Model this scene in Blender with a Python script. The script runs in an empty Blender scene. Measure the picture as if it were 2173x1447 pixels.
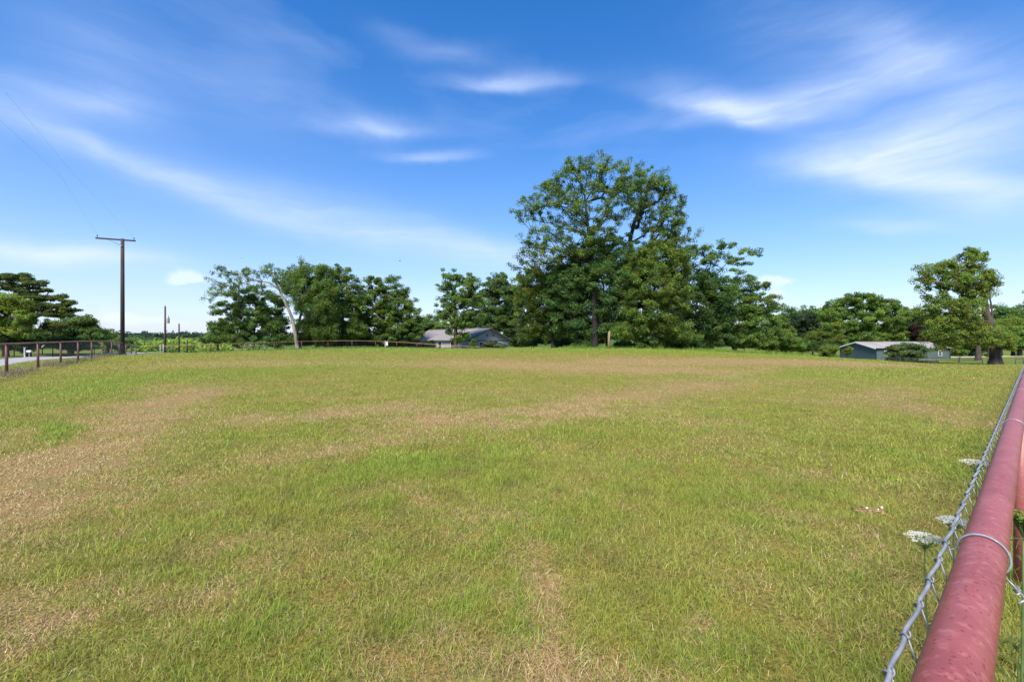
import bpy, math
import numpy as np
from mathutils import Vector, Matrix

rng = np.random.default_rng(11)
S = bpy.context.scene
COL = S.collection
F, CX, CY, CAMZ = 2173*16/36.0, 1086.5, 723.5, 1.68
R = math.radians

# ------------------------------------------------------------------ helpers
def P(x, y, D):
    """photo pixel at depth D -> world point"""
    return np.array([(x-CX)/F*D, D, CAMZ-(y-CY)/F*D])

def PX(x, D):
    return (x-CX)/F*D

# terrain ---------------------------------------------------------------
CTRL = np.array([
 (0,0,0),(3.4,3,0),(-3,3,0),(-8,6,.03),(6,8,.02),(0,10,.08),(-12,12,.16),(12,12,0),(-21.1,19,.27),(-25.9,26,.33),
 (-30.7,33,.40),(-33.1,36.8,.42),(-37.8,44,.22),(-42,51,-.12),(-47.4,58,-.5),
 (-31.8,28,.10),(-38,37,.12),(-44,47,-.02),(-45,39,.10),(-52,44,.1),(-56,60,-.08),(-25,10,.1),(-40,20,.0),
 (0,25,.36),(-10,25,.4),(-15,35,.62),(10,25,.25),(0,46,.82),(15,46,.82),(-15,46,.82),(8,50,.80),(-4,51,.69),(-16.5,55,.82),
 (-24,50,.6),(-37,57,.08),(-33.4,64,.22),(-28.3,70,.42),(-22.7,76,.30),(-20,79,.1),(-7.8,88,-.8),(-2.5,92,-1.1),
 (24.5,46,.37),(29,45,.22),(31,42,.0),(32,38,-.07),(34,36,-.15),(37,35,-.17),(20,18,.0),(28,27,-.1),(45,40,-.35),(24,23,0),
 (35,60,-1.1),(45,60,-1.3),(58,60,-1.35),(72,90,-1.95),(86,90,-1.9),(72,108,-2),(110,96,-1.4),(60,75,-1.7),(95,75,-1.5),
 (0,78,-.4),(-10,88,-.55),(15,75,-.9),(30,90,-1.9),(10,62,.3),(22,60,-.1),
 (-62,75,-.25),(-95,120,-1.2),(-40,110,-1.6),(0,140,-2.2),(60,140,-2.4),(120,140,-1.6),(-120,60,0),(120,40,-.4),
 (0,-15,0),(-25,-15,0),(25,-15,0),(60,10,-.2),(-60,15,.1)], float)
_d = np.linalg.norm(CTRL[:,None,:2]-CTRL[None,:,:2], axis=2)
def _k(d): return d*1.0          # linear kernel: smooth enough, never overshoots
_n = len(CTRL)
_A = np.zeros((_n+1,_n+1)); _A[:_n,:_n] = _k(np.sqrt(_d**2+9.0)); _A[:_n,_n] = 1; _A[_n,:_n] = 1
_w = np.linalg.solve(_A, np.concatenate([CTRL[:,2],[0]]))

def hash2(ix, iy, s):
    h = (ix.astype(np.int64)*374761393 + iy.astype(np.int64)*668265263 + s*974634777) & 0xffffffff
    h = ((h ^ (h >> 13))*1274126177) & 0xffffffff
    return ((h ^ (h >> 16)) & 0xffffff)/float(0xffffff)
def vnoise(x, y, s=0):
    ix, iy = np.floor(x), np.floor(y); fx, fy = x-ix, y-iy
    fx = fx*fx*(3-2*fx); fy = fy*fy*(3-2*fy)
    a = hash2(ix,iy,s); b = hash2(ix+1,iy,s); c = hash2(ix,iy+1,s); d = hash2(ix+1,iy+1,s)
    return (a*(1-fx)+b*fx)*(1-fy)+(c*(1-fx)+d*fx)*fy
def fbm(x, y, s=0, o=4):
    t = 0; a = .5; n = 0
    for i in range(o):
        t = t+a*vnoise(x,y,s+i*7); n += a; a *= .55; x = x*2.03+3.1; y = y*2.03+1.7
    return t/n

def gz(x, y):
    x = np.atleast_1d(np.asarray(x,float)); y = np.atleast_1d(np.asarray(y,float))
    out = np.empty(x.shape)
    fx, fy, fo = x.ravel(), y.ravel(), out.ravel()
    for i in range(0, fx.size, 60000):
        X, Y = fx[i:i+60000], fy[i:i+60000]
        d = np.sqrt((X[:,None]-CTRL[None,:,0])**2+(Y[:,None]-CTRL[None,:,1])**2+9.0)
        z = d@_w[:_n]+_w[_n]
        r = np.hypot(X, Y)
        t = np.clip((r-130)/150,0,1); t = t*t*(3-2*t)
        z = np.clip(z,-3,1.0)*(1-t)+(-6.0)*t
        z += (vnoise(X*.35,Y*.35,3)-.5)*.05*np.clip(r/10,0.2,1)+(vnoise(X*1.7,Y*1.7,5)-.5)*.025
        fo[i:i+60000] = z
    return fo.reshape(x.shape)
def g1(x, y): return float(gz([x],[y])[0])

def link(name, me, mats, parent=None):
    o = bpy.data.objects.new(name, me); COL.objects.link(o)
    for m in (mats if isinstance(mats,(list,tuple)) else [mats]): me.materials.append(m)
    if parent is not None: o.parent = parent
    return o
def tag(o, label=None, cat=None, group=None, kind=None):
    if label: o['label'] = label
    if cat: o['category'] = cat
    if group: o['group'] = group
    if kind: o['kind'] = kind
    return o
def empty(name, loc, label, cat, group=None):
    o = bpy.data.objects.new(name, None); COL.objects.link(o); o.location = tuple(loc)
    o.empty_display_size = .3
    return tag(o, label, cat, group)

def np_mesh(name, V, Fs, cols=None, smooth=False):
    """V (n,3); Fs list of (m,k) int arrays"""
    me = bpy.data.meshes.new(name)
    me.vertices.add(len(V)); me.vertices.foreach_set('co', np.asarray(V,np.float32).ravel())
    Fs = [f for f in Fs if len(f)]
    idx = np.concatenate([f.ravel() for f in Fs]).astype(np.int32)
    cnt = np.concatenate([np.full(len(f), f.shape[1]) for f in Fs])
    st = np.concatenate([[0], np.cumsum(cnt)[:-1]]).astype(np.int32)
    me.loops.add(len(idx)); me.loops.foreach_set('vertex_index', idx)
    me.polygons.add(len(cnt)); me.polygons.foreach_set('loop_start', st)
    if smooth: me.polygons.foreach_set('use_smooth', np.ones(len(cnt),bool))
    me.update(calc_edges=True)
    if cols is not None:
        a = me.attributes.new('Col','FLOAT_COLOR','POINT')
        c = np.ones((len(V),4),np.float32); c[:,:3] = cols
        a.data.foreach_set('color', c.ravel())
    return me

class MB:
    def __init__(s): s.v = []; s.f = []; s.n = 0; s.fm = []
    def add(s, v, f, m=0):
        s.v += [tuple(map(float,p)) for p in v]; s.f += [tuple(i+s.n for i in q) for q in f]; s.fm += [m]*len(f); s.n += len(v)
    def box(s, c, h, ax=None, m=0):
        c = np.array(c,float)
        ax = np.eye(3) if ax is None else np.array(ax,float)
        v = [c+sx*h[0]*ax[0]+sy*h[1]*ax[1]+sz*h[2]*ax[2] for sz in (-1,1) for sy in (-1,1) for sx in (-1,1)]
        f = [(0,2,3,1),(4,5,7,6),(0,1,5,4),(2,6,7,3),(0,4,6,2),(1,3,7,5)]
        if np.linalg.det(ax) < 0: f = [q[::-1] for q in f]
        s.add(v, f, m)
    def tube(s, pts, rad, n=8, cap=True, m=0):
        pts = np.array(pts,float); k = len(pts)
        rad = np.full(k, rad) if np.isscalar(rad) else np.array(rad,float)
        T = np.gradient(pts, axis=0) if k > 1 else None
        T /= np.linalg.norm(T,axis=1)[:,None]+1e-12
        ref = np.array([0,0,1.]) if abs(T[0][2]) < .9 else np.array([1.,0,0])
        u = np.cross(T[0],ref); u /= np.linalg.norm(u)
        vs = []
        for i in range(k):
            u = u-T[i]*np.dot(u,T[i]); u /= np.linalg.norm(u)+1e-12
            w = np.cross(T[i],u)
            for j in range(n):
                a = 2*math.pi*j/n
                vs.append(pts[i]+rad[i]*(math.cos(a)*u+math.sin(a)*w))
        fs = [(i*n+j, i*n+(j+1)%n, (i+1)*n+(j+1)%n, (i+1)*n+j) for i in range(k-1) for j in range(n)]
        if cap:
            fs.append(tuple(range(n))[::-1]); fs.append(tuple((k-1)*n+j for j in range(n)))
        s.add(vs, fs, m)
    def poly(s, v, m=0): s.add(v, [tuple(range(len(v)))], m)
    def build(s, name, mat, parent=None, smooth=False, at=None):
        me = bpy.data.meshes.new(name)
        v = s.v
        o0 = np.array(parent.location) if (parent is not None and at is None) else (np.array(at) if at is not None else np.zeros(3))
        v = [tuple(np.array(p)-o0) for p in v]
        me.from_pydata(v, [], s.f); me.update()
        o = link(name, me, mat, parent)
        me.polygons.foreach_set('material_index', s.fm)
        if smooth: me.polygons.foreach_set('use_smooth', [len(q) <= 4 for q in s.f])
        return o

# ------------------------------------------------------------------ materials
def newmat(name):
    m = bpy.data.materials.new(name); m.use_nodes = True
    nt = m.node_tree; nt.nodes.clear()
    out = nt.nodes.new('ShaderNodeOutputMaterial')
    return m, nt, out
def N(nt, t, **kw):
    n = nt.nodes.new(t)
    for k, v in kw.items(): setattr(n, k, v)
    return n
def pmat(name, col, rough=.6, col2=None, scale=5., bump=0., bscale=None, metal=0., stretch=None, spec=.5, thr=(.35,.65)):
    m, nt, out = newmat(name)
    b = N(nt,'ShaderNodeBsdfPrincipled'); nt.links.new(b.outputs[0], out.inputs[0])
    b.inputs['Roughness'].default_value = rough; b.inputs['Metallic'].default_value = metal
    b.inputs['Specular IOR Level'].default_value = spec
    tc = N(nt,'ShaderNodeTexCoord'); mp = N(nt,'ShaderNodeMapping')
    nt.links.new(tc.outputs['Object'], mp.inputs[0])
    if stretch: mp.inputs['Scale'].default_value = stretch
    nz = N(nt,'ShaderNodeTexNoise'); nz.inputs['Scale'].default_value = scale; nz.inputs['Detail'].default_value = 6
    nt.links.new(mp.outputs[0], nz.inputs['Vector'])
    cr = N(nt,'ShaderNodeValToRGB')
    c2 = col2 if col2 else tuple(c*.7 for c in col)
    cr.color_ramp.elements[0].position = thr[0]; cr.color_ramp.elements[1].position = thr[1]
    cr.color_ramp.elements[0].color = (*c2,1); cr.color_ramp.elements[1].color = (*col,1)
    nt.links.new(nz.outputs['Fac'], cr.inputs[0]); nt.links.new(cr.outputs[0], b.inputs['Base Color'])
    if bump:
        n2 = N(nt,'ShaderNodeTexNoise'); n2.inputs['Scale'].default_value = bscale or scale*3; n2.inputs['Detail'].default_value = 5
        nt.links.new(mp.outputs[0], n2.inputs['Vector'])
        bp = N(nt,'ShaderNodeBump'); bp.inputs['Strength'].default_value = bump; bp.inputs['Distance'].default_value = .05
        nt.links.new(n2.outputs['Fac'], bp.inputs['Height']); nt.links.new(bp.outputs[0], b.inputs['Normal'])
    return m
def leafmat(name, trans=.3, gloss=.04):
    m, nt, out = newmat(name)
    at = N(nt,'ShaderNodeAttribute'); at.attribute_name = 'Col'
    d = N(nt,'ShaderNodeBsdfDiffuse'); t = N(nt,'ShaderNodeBsdfTranslucent'); g = N(nt,'ShaderNodeBsdfGlossy')
    g.inputs['Roughness'].default_value = .5
    hs = N(nt,'ShaderNodeHueSaturation'); hs.inputs['Value'].default_value = 1.75; hs.inputs['Hue'].default_value = .49
    nt.links.new(at.outputs['Color'], d.inputs[0]); nt.links.new(at.outputs['Color'], hs.inputs['Color']); nt.links.new(hs.outputs[0], t.inputs[0])
    m1 = N(nt,'ShaderNodeMixShader'); m1.inputs[0].default_value = trans
    nt.links.new(d.outputs[0], m1.inputs[1]); nt.links.new(t.outputs[0], m1.inputs[2])
    m2 = N(nt,'ShaderNodeMixShader'); m2.inputs[0].default_value = gloss
    nt.links.new(m1.outputs[0], m2.inputs[1]); nt.links.new(g.outputs[0], m2.inputs[2])
    nt.links.new(m2.outputs[0], out.inputs[0])
    return m

M = {}
M['leaf'] = leafmat('leaf_green', .45, .010)
M['blade'] = leafmat('grass_blade', .32, .015)
M['bark'] = pmat('bark_dark', (.018,.015,.013), .9, (.009,.008,.007), 3, .6, 9, stretch=(1,1,.25))
M['bark_pale'] = pmat('bark_pale', (.28,.235,.19), .9, (.13,.105,.085), 3, .5, 9, stretch=(1,1,.25))
M['bark_mid'] = pmat('bark_mid', (.085,.068,.052), .9, (.035,.028,.022), 3, .6, 9, stretch=(1,1,.25))
M['redpipe'] = pmat('weathered_red_pipe', (.125,.034,.028), .6, (.075,.023,.019), 2.2, .15, 30)
M['redrail'] = pmat('toplit_red_rail', (.38,.18,.135), .55, (.25,.10,.075), 1.2, .1, 30)  # paler than the posts: light falling on the rail tops painted into the red
M['galv'] = pmat('galvanised_wire', (.36,.38,.42), .42, (.2,.22,.25), 30, .1, 60, metal=.35)
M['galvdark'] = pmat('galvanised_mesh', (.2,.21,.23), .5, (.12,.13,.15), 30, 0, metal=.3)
M['pole'] = pmat('creosote_pole', (.05,.034,.03), .9, (.025,.018,.016), 1.5, .6, 6, stretch=(3,3,.3))
M['polered'] = pmat('brown_pole', (.11,.06,.045), .9, (.05,.032,.026), 1.5, .6, 6, stretch=(3,3,.3))
M['ceramic'] = pmat('insulator_glaze', (.10,.12,.15), .25, (.07,.08,.1), 10)
M['greymetal'] = pmat('grey_tank_metal', (.42,.46,.48), .45, (.33,.36,.38), 4)
M['darkiron'] = pmat('dark_iron', (.035,.035,.035), .6, (.02,.02,.02), 8)
M['wood'] = pmat('weathered_wood', (.30,.225,.13), .9, (.17,.125,.075), 2, .5, 10, stretch=(4,4,.3))
M['asphalt'] = pmat('pale_asphalt', (.34,.34,.345), .9, (.26,.26,.265), 1.3, .3, 60)
M['drive'] = pmat('pale_gravel', (.50,.46,.40), .95, (.38,.35,.30), 2, .4, 40)
M['roofgrey'] = pmat('grey_metal_roof', (.235,.222,.222), .8, (.19,.18,.18), .6)
M['roofbeige'] = pmat('weathered_tin_roof', (.36,.325,.30), .5, (.28,.25,.235), .5)
M['siding'] = pmat('grey_siding', (.33,.325,.345), .7, (.29,.285,.305), .6)
M['sidinglow'] = pmat('pale_blue_grey_siding', (.34,.345,.385), .7, (.30,.305,.34), .6)
M['brickdark'] = pmat('dark_brown_brick', (.07,.05,.045), .9, (.04,.03,.03), 3, .4, 12)
M['trimdark'] = pmat('dark_trim', (.07,.08,.10), .6, (.05,.06,.075), 3)
M['teal'] = pmat('blue_green_siding', (.048,.085,.088), .7, (.038,.070,.074), .8)
M['tealtrim'] = pmat('navy_trim', (.02,.035,.055), .6, (.015,.028,.045), 3)
M['greenwall'] = pmat('grey_green_siding', (.075,.105,.10), .7, (.06,.088,.085), .8)
M['white'] = pmat('white_paint', (.72,.72,.70), .5, (.58,.58,.56), 4)
M['glass'] = pmat('window_glass', (.02,.025,.03), .08, (.015,.02,.025), 2)
M['stonewall'] = pmat('dark_stone', (.05,.045,.055), .9, (.028,.026,.032), 2.5, .7, 7)
M['cloth'] = pmat('white_cloth', (.75,.73,.68), .9, (.6,.58,.54), 8)
M['tan'] = pmat('tan_crust', (.36,.235,.12), .9, (.17,.10,.05), 18, .7, 40)
M['chalk'] = pmat('pale_fragment', (.72,.66,.56), .9, (.55,.48,.4), 30)
M['bird'] = pmat('bird_feathers', (.03,.03,.035), .8, (.02,.02,.02), 10)
M['umbel'] = leafmat('umbel_petals', .25, .02)
M['cable'] = pmat('cable', (.05,.05,.055), .6)

# painted rail close to the camera: sun-faded red paint with rust flecks and scuffs
def rail_paint():
    m, nt, out = newmat('sun_faded_red_paint')
    b = N(nt,'ShaderNodeBsdfPrincipled'); nt.links.new(b.outputs[0], out.inputs[0])
    b.inputs['Roughness'].default_value = .48
    tc = N(nt,'ShaderNodeTexCoord')
    def noise(sc, det=4, rough=.5):
        n = N(nt,'ShaderNodeTexNoise'); n.inputs['Scale'].default_value = sc; n.inputs['Detail'].default_value = det
        n.inputs['Roughness'].default_value = rough
        nt.links.new(tc.outputs['Object'], n.inputs['Vector']); return n
    def ramp(src, p0, p1, c0=(0,0,0,1), c1=(1,1,1,1)):
        r = N(nt,'ShaderNodeValToRGB'); r.color_ramp.elements[0].position = p0; r.color_ramp.elements[1].position = p1
        r.color_ramp.elements[0].color = c0; r.color_ramp.elements[1].color = c1
        nt.links.new(src, r.inputs[0]); return r
    def mix(fac, a, bb):
        x = N(nt,'ShaderNodeMix', data_type='RGBA')
        nt.links.new(fac, x.inputs['Factor'])
        for v, i in ((a,6),(bb,7)):
            if isinstance(v, tuple): x.inputs[i].default_value = v
            else: nt.links.new(v, x.inputs[i])
        return x.outputs[2]
    base = ramp(noise(9,5).outputs['Fac'], .3,.7, (.215,.050,.047,1),(.285,.080,.073,1)).outputs[0]
    chalk = ramp(noise(60,5,.65).outputs['Fac'], .52,.75).outputs[0]
    base = mix(chalk, base, (.38,.14,.13,1))
    # rust flecks: voronoi cells, only some of them, ragged edges
    v = N(nt,'ShaderNodeTexVoronoi'); v.inputs['Scale'].default_value = 135; v.inputs['Randomness'].default_value = 1
    nz = noise(220,3); vm = N(nt,'ShaderNodeVectorMath', operation='MULTIPLY_ADD')
    nt.links.new(nz.outputs['Color'], vm.inputs[0]); vm.inputs[1].default_value = (.006,.006,.006); nt.links.new(tc.outputs['Object'], vm.inputs[2])
    nt.links.new(vm.outputs[0], v.inputs['Vector'])
    spot = ramp(v.outputs['Distance'], .16,.30,(1,1,1,1),(0,0,0,1)).outputs[0]
    sel = N(nt,'ShaderNodeSeparateColor'); nt.links.new(v.outputs['Color'], sel.inputs[0])
    gate = ramp(sel.outputs[0], .30,.40).outputs[0]
    patch = ramp(noise(14,3).outputs['Fac'], .32,.48).outputs[0]
    k = N(nt,'ShaderNodeMath', operation='MULTIPLY'); nt.links.new(spot,k.inputs[0]); nt.links.new(gate,k.inputs[1])
    k2 = N(nt,'ShaderNodeMath', operation='MULTIPLY'); nt.links.new(k.outputs[0],k2.inputs[0]); nt.links.new(patch,k2.inputs[1])
    base = mix(k2.outputs[0], base, (.13,.025,.02,1))
    sc = ramp(noise(30,6,.7).outputs['Fac'], .68,.74).outputs[0]
    base = mix(sc, base, (.36,.09,.05,1))
    nt.links.new(base, b.inputs['Base Color'])
    bp = N(nt,'ShaderNodeBump'); bp.inputs['Strength'].default_value = .25; bp.inputs['Distance'].default_value = .002
    nt.links.new(noise(150,4).outputs['Fac'], bp.inputs['Height']); nt.links.new(bp.outputs[0], b.inputs['Normal'])
    return m
M['nearrail'] = rail_paint()

# ------------------------------------------------------------------ straw / lushness map of the field
def seg(x0,y0,x1,y1,w0,w1,a):  # photo-pixel stroke -> ground stroke (world)
    def gp(x,y):
        D = 30.
        for _ in range(12):
            z = g1((x-CX)/F*D, D); D = min(48, max(1.5, (CAMZ-z)*F/max(y-CY,3)*.5+D*.5))
        return np.array([(x-CX)/F*D, D])
    return (gp(x0,y0), gp(x1,y1), w0, w1, a)
STRAW = [seg(0,1060,150,975,1.3,1.2,.95), seg(150,975,300,890,1.2,1.2,.8), seg(250,900,420,825,.9,1.1,.85),
  seg(40,930,200,880,.5,.6,.6), seg(300,835,400,800,.8,1.2,.5), seg(0,1000,60,1180,.5,.4,.5),
  seg(550,885,830,870,.9,1.2,.75), seg(640,970,850,930,.6,.6,.5), seg(850,905,1210,868,.7,.9,.8),
  seg(1210,868,1560,800,1.0,1.8,.75), seg(1000,770,1500,790,3.,3.5,.95), seg(1300,768,1840,772,3.,3.,1.1),
  seg(430,772,1050,772,2.5,3.,.6), seg(1400,830,1700,800,1.,1.5,.5), seg(1750,850,1950,830,1.,1.2,.35), seg(1250,850,1500,900,.8,.9,.3),
  seg(1080,1200,1200,1350,.30,.25,.6), seg(0,1390,120,1440,.25,.25,.8), seg(60,1330,160,1350,.2,.2,.5), seg(200,1200,330,1160,.3,.3,.3),
  seg(1860,830,2050,900,1.0,.9,.5), seg(1550,1010,1700,990,.4,.5,.3), seg(560,1180,440,1215,.1,.1,.6), seg(380,1360,330,1300,.2,.2,.5),
  seg(820,1080,960,1090,.3,.3,.35), seg(1250,1300,1400,1330,.2,.2,.45), seg(1010,1320,1130,1400,.25,.25,.5)]
LUSH = [seg(300,748,1450,746,3.5,4.,1.3), seg(1450,748,1900,766,2.,2.,.8), seg(0,850,330,800,1.6,2.5,.8), seg(60,915,100,915,.25,.3,.9), seg(330,800,700,775,2,3,.4),
  seg(1500,800,2000,790,1.6,1.6,.5), seg(1080,960,900,990,.5,.5,.5), seg(1000,1280,1100,1285,.10,.10,.45), seg(850,960,900,965,.3,.3,.6),seg(1950,960,2040,1000,.4,.4,.6)]
def strokes(x, y, L):
    t = np.zeros(x.shape)
    for a, b, w0, w1, am in L:
        d = b-a; l2 = d@d+1e-9
        u = np.clip(((x-a[0])*d[0]+(y-a[1])*d[1])/l2,0,1)
        dx = x-(a[0]+u*d[0]); dy = y-(a[1]+u*d[1]); w = w0+(w1-w0)*u
        t = np.maximum(t, am*np.exp(-(dx*dx+dy*dy)/(w*w)))
    return t
FD = np.array([1109.,966.]); FD /= np.linalg.norm(FD); FN = np.array([FD[1],-FD[0]])   # near fence direction / normal
def straw(x, y):
    wx = x+(fbm(x*.8,y*.8,21,3)-.5)*2.2; wy = y+(fbm(x*.8,y*.8,31,3)-.5)*2.2
    s = strokes(wx, wy, STRAW)
    n = fbm(x*.55,y*.55,41,4); n2 = fbm(x*2.6,y*2.6,43,3)
    s = s*(.55+.75*n2)+np.clip(n-.52,0,1)*.9*(.35+n2)+np.clip(n2-.58,0,1)*1.0
    u = (x*FD[0]+y*FD[1]); v = (x*FN[0]+y*FN[1])
    s = s+.22*np.clip(np.sin(v*2.1+1.2*fbm(x*.2,y*.2,47,2)*4)-.2,0,1)*fbm(u*.1,v*.6,49,2)   # faint mower stripes
    l = strokes(wx, wy, LUSH)
    return np.clip(s-.8*l,0,1), l
C_G1 = np.array([.290,.345,.048]); C_G2 = np.array([.165,.248,.040]); C_OL = np.array([.355,.315,.080])
C_ST = np.array([.50,.385,.190]); C_BR = np.array([.34,.235,.125]); C_LU = np.array([.215,.345,.045])
def fence_left_off(x, y):  # perpendicular offset of a point beyond the roadside fence line
    return -.829*(x+21.1)-.559*(y-19)
def groundcol(x, y):
    s, l = straw(x, y)
    n = fbm(x*.9,y*.9,61,3)[:,None]; n2 = fbm(x*3.3,y*3.3,63,3)[:,None]
    g = C_G1*(1-n)+C_OL*n
    g = g*(1-.5*l[:,None])+C_LU*.5*l[:,None]
    d = C_ST*(1-.35*n2)+C_BR*.35*n2
    s = np.clip(s*1.1,0,1)[:,None]
    c = g*(1-s)+d*s
    r = np.hypot(x,y)[:,None]
    thatch = np.array([.125,.102,.05]); k = .42
    field = (c*.80*(1-k)+thatch*k)*(.85+.3*n2)
    out = np.clip(np.maximum((fence_left_off(x,y)-5.5)/1.5,(np.hypot(x,y)-50)/4),0,1)[:,None]
    n3 = fbm(x*.25,y*.25,65,3)[:,None]
    lawn = np.array([.115,.175,.030])*(1-.5*n3)+np.array([.16,.17,.05])*.5*n3
    return field*(1-out)+lawn*(.8+.4*n2)*out

# ------------------------------------------------------------------ ground sheet
def build_ground():
    rad = np.concatenate([[0.0], np.geomspace(.35,70,330), np.geomspace(71,160,70)[0:], np.geomspace(165,4000,40)])
    fr = np.linspace(-66,66,430); bk = np.linspace(66,294,80)[1:-1]
    ang = np.radians(np.concatenate([fr,bk])); na = len(ang)
    RR, AA = np.meshgrid(rad[1:], ang, indexing='ij')
    X, Y = RR*np.sin(AA), RR*np.cos(AA)
    X = np.concatenate([[0],X.ravel()]); Y = np.concatenate([[0],Y.ravel()])
    Z = gz(X, Y)
    nr = len(rad)-1
    i = np.arange(nr-1)[:,None]; j = np.arange(na)[None,:]; j2 = (j+1)%na
    q = np.stack([1+i*na+j, 1+(i+1)*na+j, 1+(i+1)*na+j2, 1+i*na+j2],-1).reshape(-1,4)[:,::-1]
    t = np.stack([np.zeros(na,int), 1+np.arange(na), 1+(np.arange(na)+1)%na],-1)[:,::-1]
    cols = groundcol(X, Y)
    me = np_mesh('ground', np.stack([X,Y,Z],-1), [q,t], cols, True)
    m, nt, out = newmat('mown_field_soil')
    b = N(nt,'ShaderNodeBsdfPrincipled'); nt.links.new(b.outputs[0], out.inputs[0]); b.inputs['Roughness'].default_value = .95
    b.inputs['Specular IOR Level'].default_value = .1
    at = N(nt,'ShaderNodeAttribute'); at.attribute_name = 'Col'
    tc = N(nt,'ShaderNodeTexCoord')
    n1 = N(nt,'ShaderNodeTexNoise'); n1.inputs['Scale'].default_value = 38; n1.inputs['Detail'].default_value = 8; n1.inputs['Roughness'].default_value = .7
    n2 = N(nt,'ShaderNodeTexNoise'); n2.inputs['Scale'].default_value = 3.; n2.inputs['Detail'].default_value = 6; n2.inputs['Roughness'].default_value = .65
    for n in (n1,n2): nt.links.new(tc.outputs['Object'], n.inputs['Vector'])
    r1 = N(nt,'ShaderNodeValToRGB'); r1.color_ramp.elements[0].position = .38; r1.color_ramp.elements[1].position = .62
    r1.color_ramp.elements[0].color = (.40,.38,.40,1); r1.color_ramp.elements[1].color = (1.35,1.25,1.05,1)
    r2 = N(nt,'ShaderNodeValToRGB'); r2.color_ramp.elements[0].position = .35; r2.color_ramp.elements[1].position = .65
    r2.color_ramp.elements[0].color = (1.15,.95,.95,1); r2.color_ramp.elements[1].color = (.85,1.02,.9,1)
    nt.links.new(n1.outputs['Fac'], r1.inputs[0]); nt.links.new(n2.outputs['Fac'], r2.inputs[0])
    x1 = N(nt,'ShaderNodeMix', data_type='RGBA', blend_type='MULTIPLY'); x1.inputs['Factor'].default_value = 1
    x2 = N(nt,'ShaderNodeMix', data_type='RGBA', blend_type='MULTIPLY'); x2.inputs['Factor'].default_value = 1
    nt.links.new(at.outputs['Color'], x1.inputs[6]); nt.links.new(r1.outputs[0], x1.inputs[7])
    nt.links.new(x1.outputs[2], x2.inputs[6]); nt.links.new(r2.outputs[0], x2.inputs[7]); nt.links.new(x2.outputs[2], b.inputs['Base Color'])
    bp = N(nt,'ShaderNodeBump'); bp.inputs['Strength'].default_value = .8; bp.inputs['Distance'].default_value = .04
    nt.links.new(n1.outputs['Fac'], bp.inputs['Height']); nt.links.new(bp.outputs[0], b.inputs['Normal'])
    o = link('ground', me, m); tag(o, 'mown pasture with green and straw coloured patches rising to a low crest', 'field', kind='structure')
build_ground()

# ------------------------------------------------------------------ grass blades
def fence_left_off(x, y):  # perpendicular offset of a point beyond the roadside fence line
    return -.829*(x+21.1)-.559*(y-19)
def blades(x, y, L, w, lean, col, az=None, two=True):
    n = len(x)
    z = gz(x, y)-.006
    az = rng.uniform(0,2*np.pi,n) if az is None else az
    d = np.stack([np.cos(az),np.sin(az)],-1)
    fa = rng.uniform(0,2*np.pi,n); wv = np.stack([np.cos(fa)*w/2,np.sin(fa)*w/2,np.zeros(n)],-1)
    p0 = np.stack([x,y,z],-1)
    t1 = lean*.7; t2 = np.minimum(lean*1.5, 1.75)
    m = p0+np.concatenate([d*(L*.55*np.sin(t1))[:,None], (L*.55*np.cos(t1))[:,None]],1)
    t = m+np.concatenate([d*(L*.5*np.sin(t2))[:,None], (L*.5*np.cos(t2))[:,None]],1)
    t[:,2] = np.maximum(t[:,2], z+.006)
    b = np.arange(n)
    if two:
        V = np.stack([p0-wv,p0+wv,m+wv*.8,m-wv*.8,t],1).reshape(-1,3); b = b*5
        Q = np.stack([b,b+1,b+2,b+3],-1); T = np.stack([b+3,b+2,b+4],-1)
        return V, Q, T, np.repeat(col,5,0)
    V = np.stack([p0-wv,p0+wv,t],1).reshape(-1,3); b = b*3
    return V, np.zeros((0,4),int), np.stack([b,b+1,b+2],-1), np.repeat(col,3,0)

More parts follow.
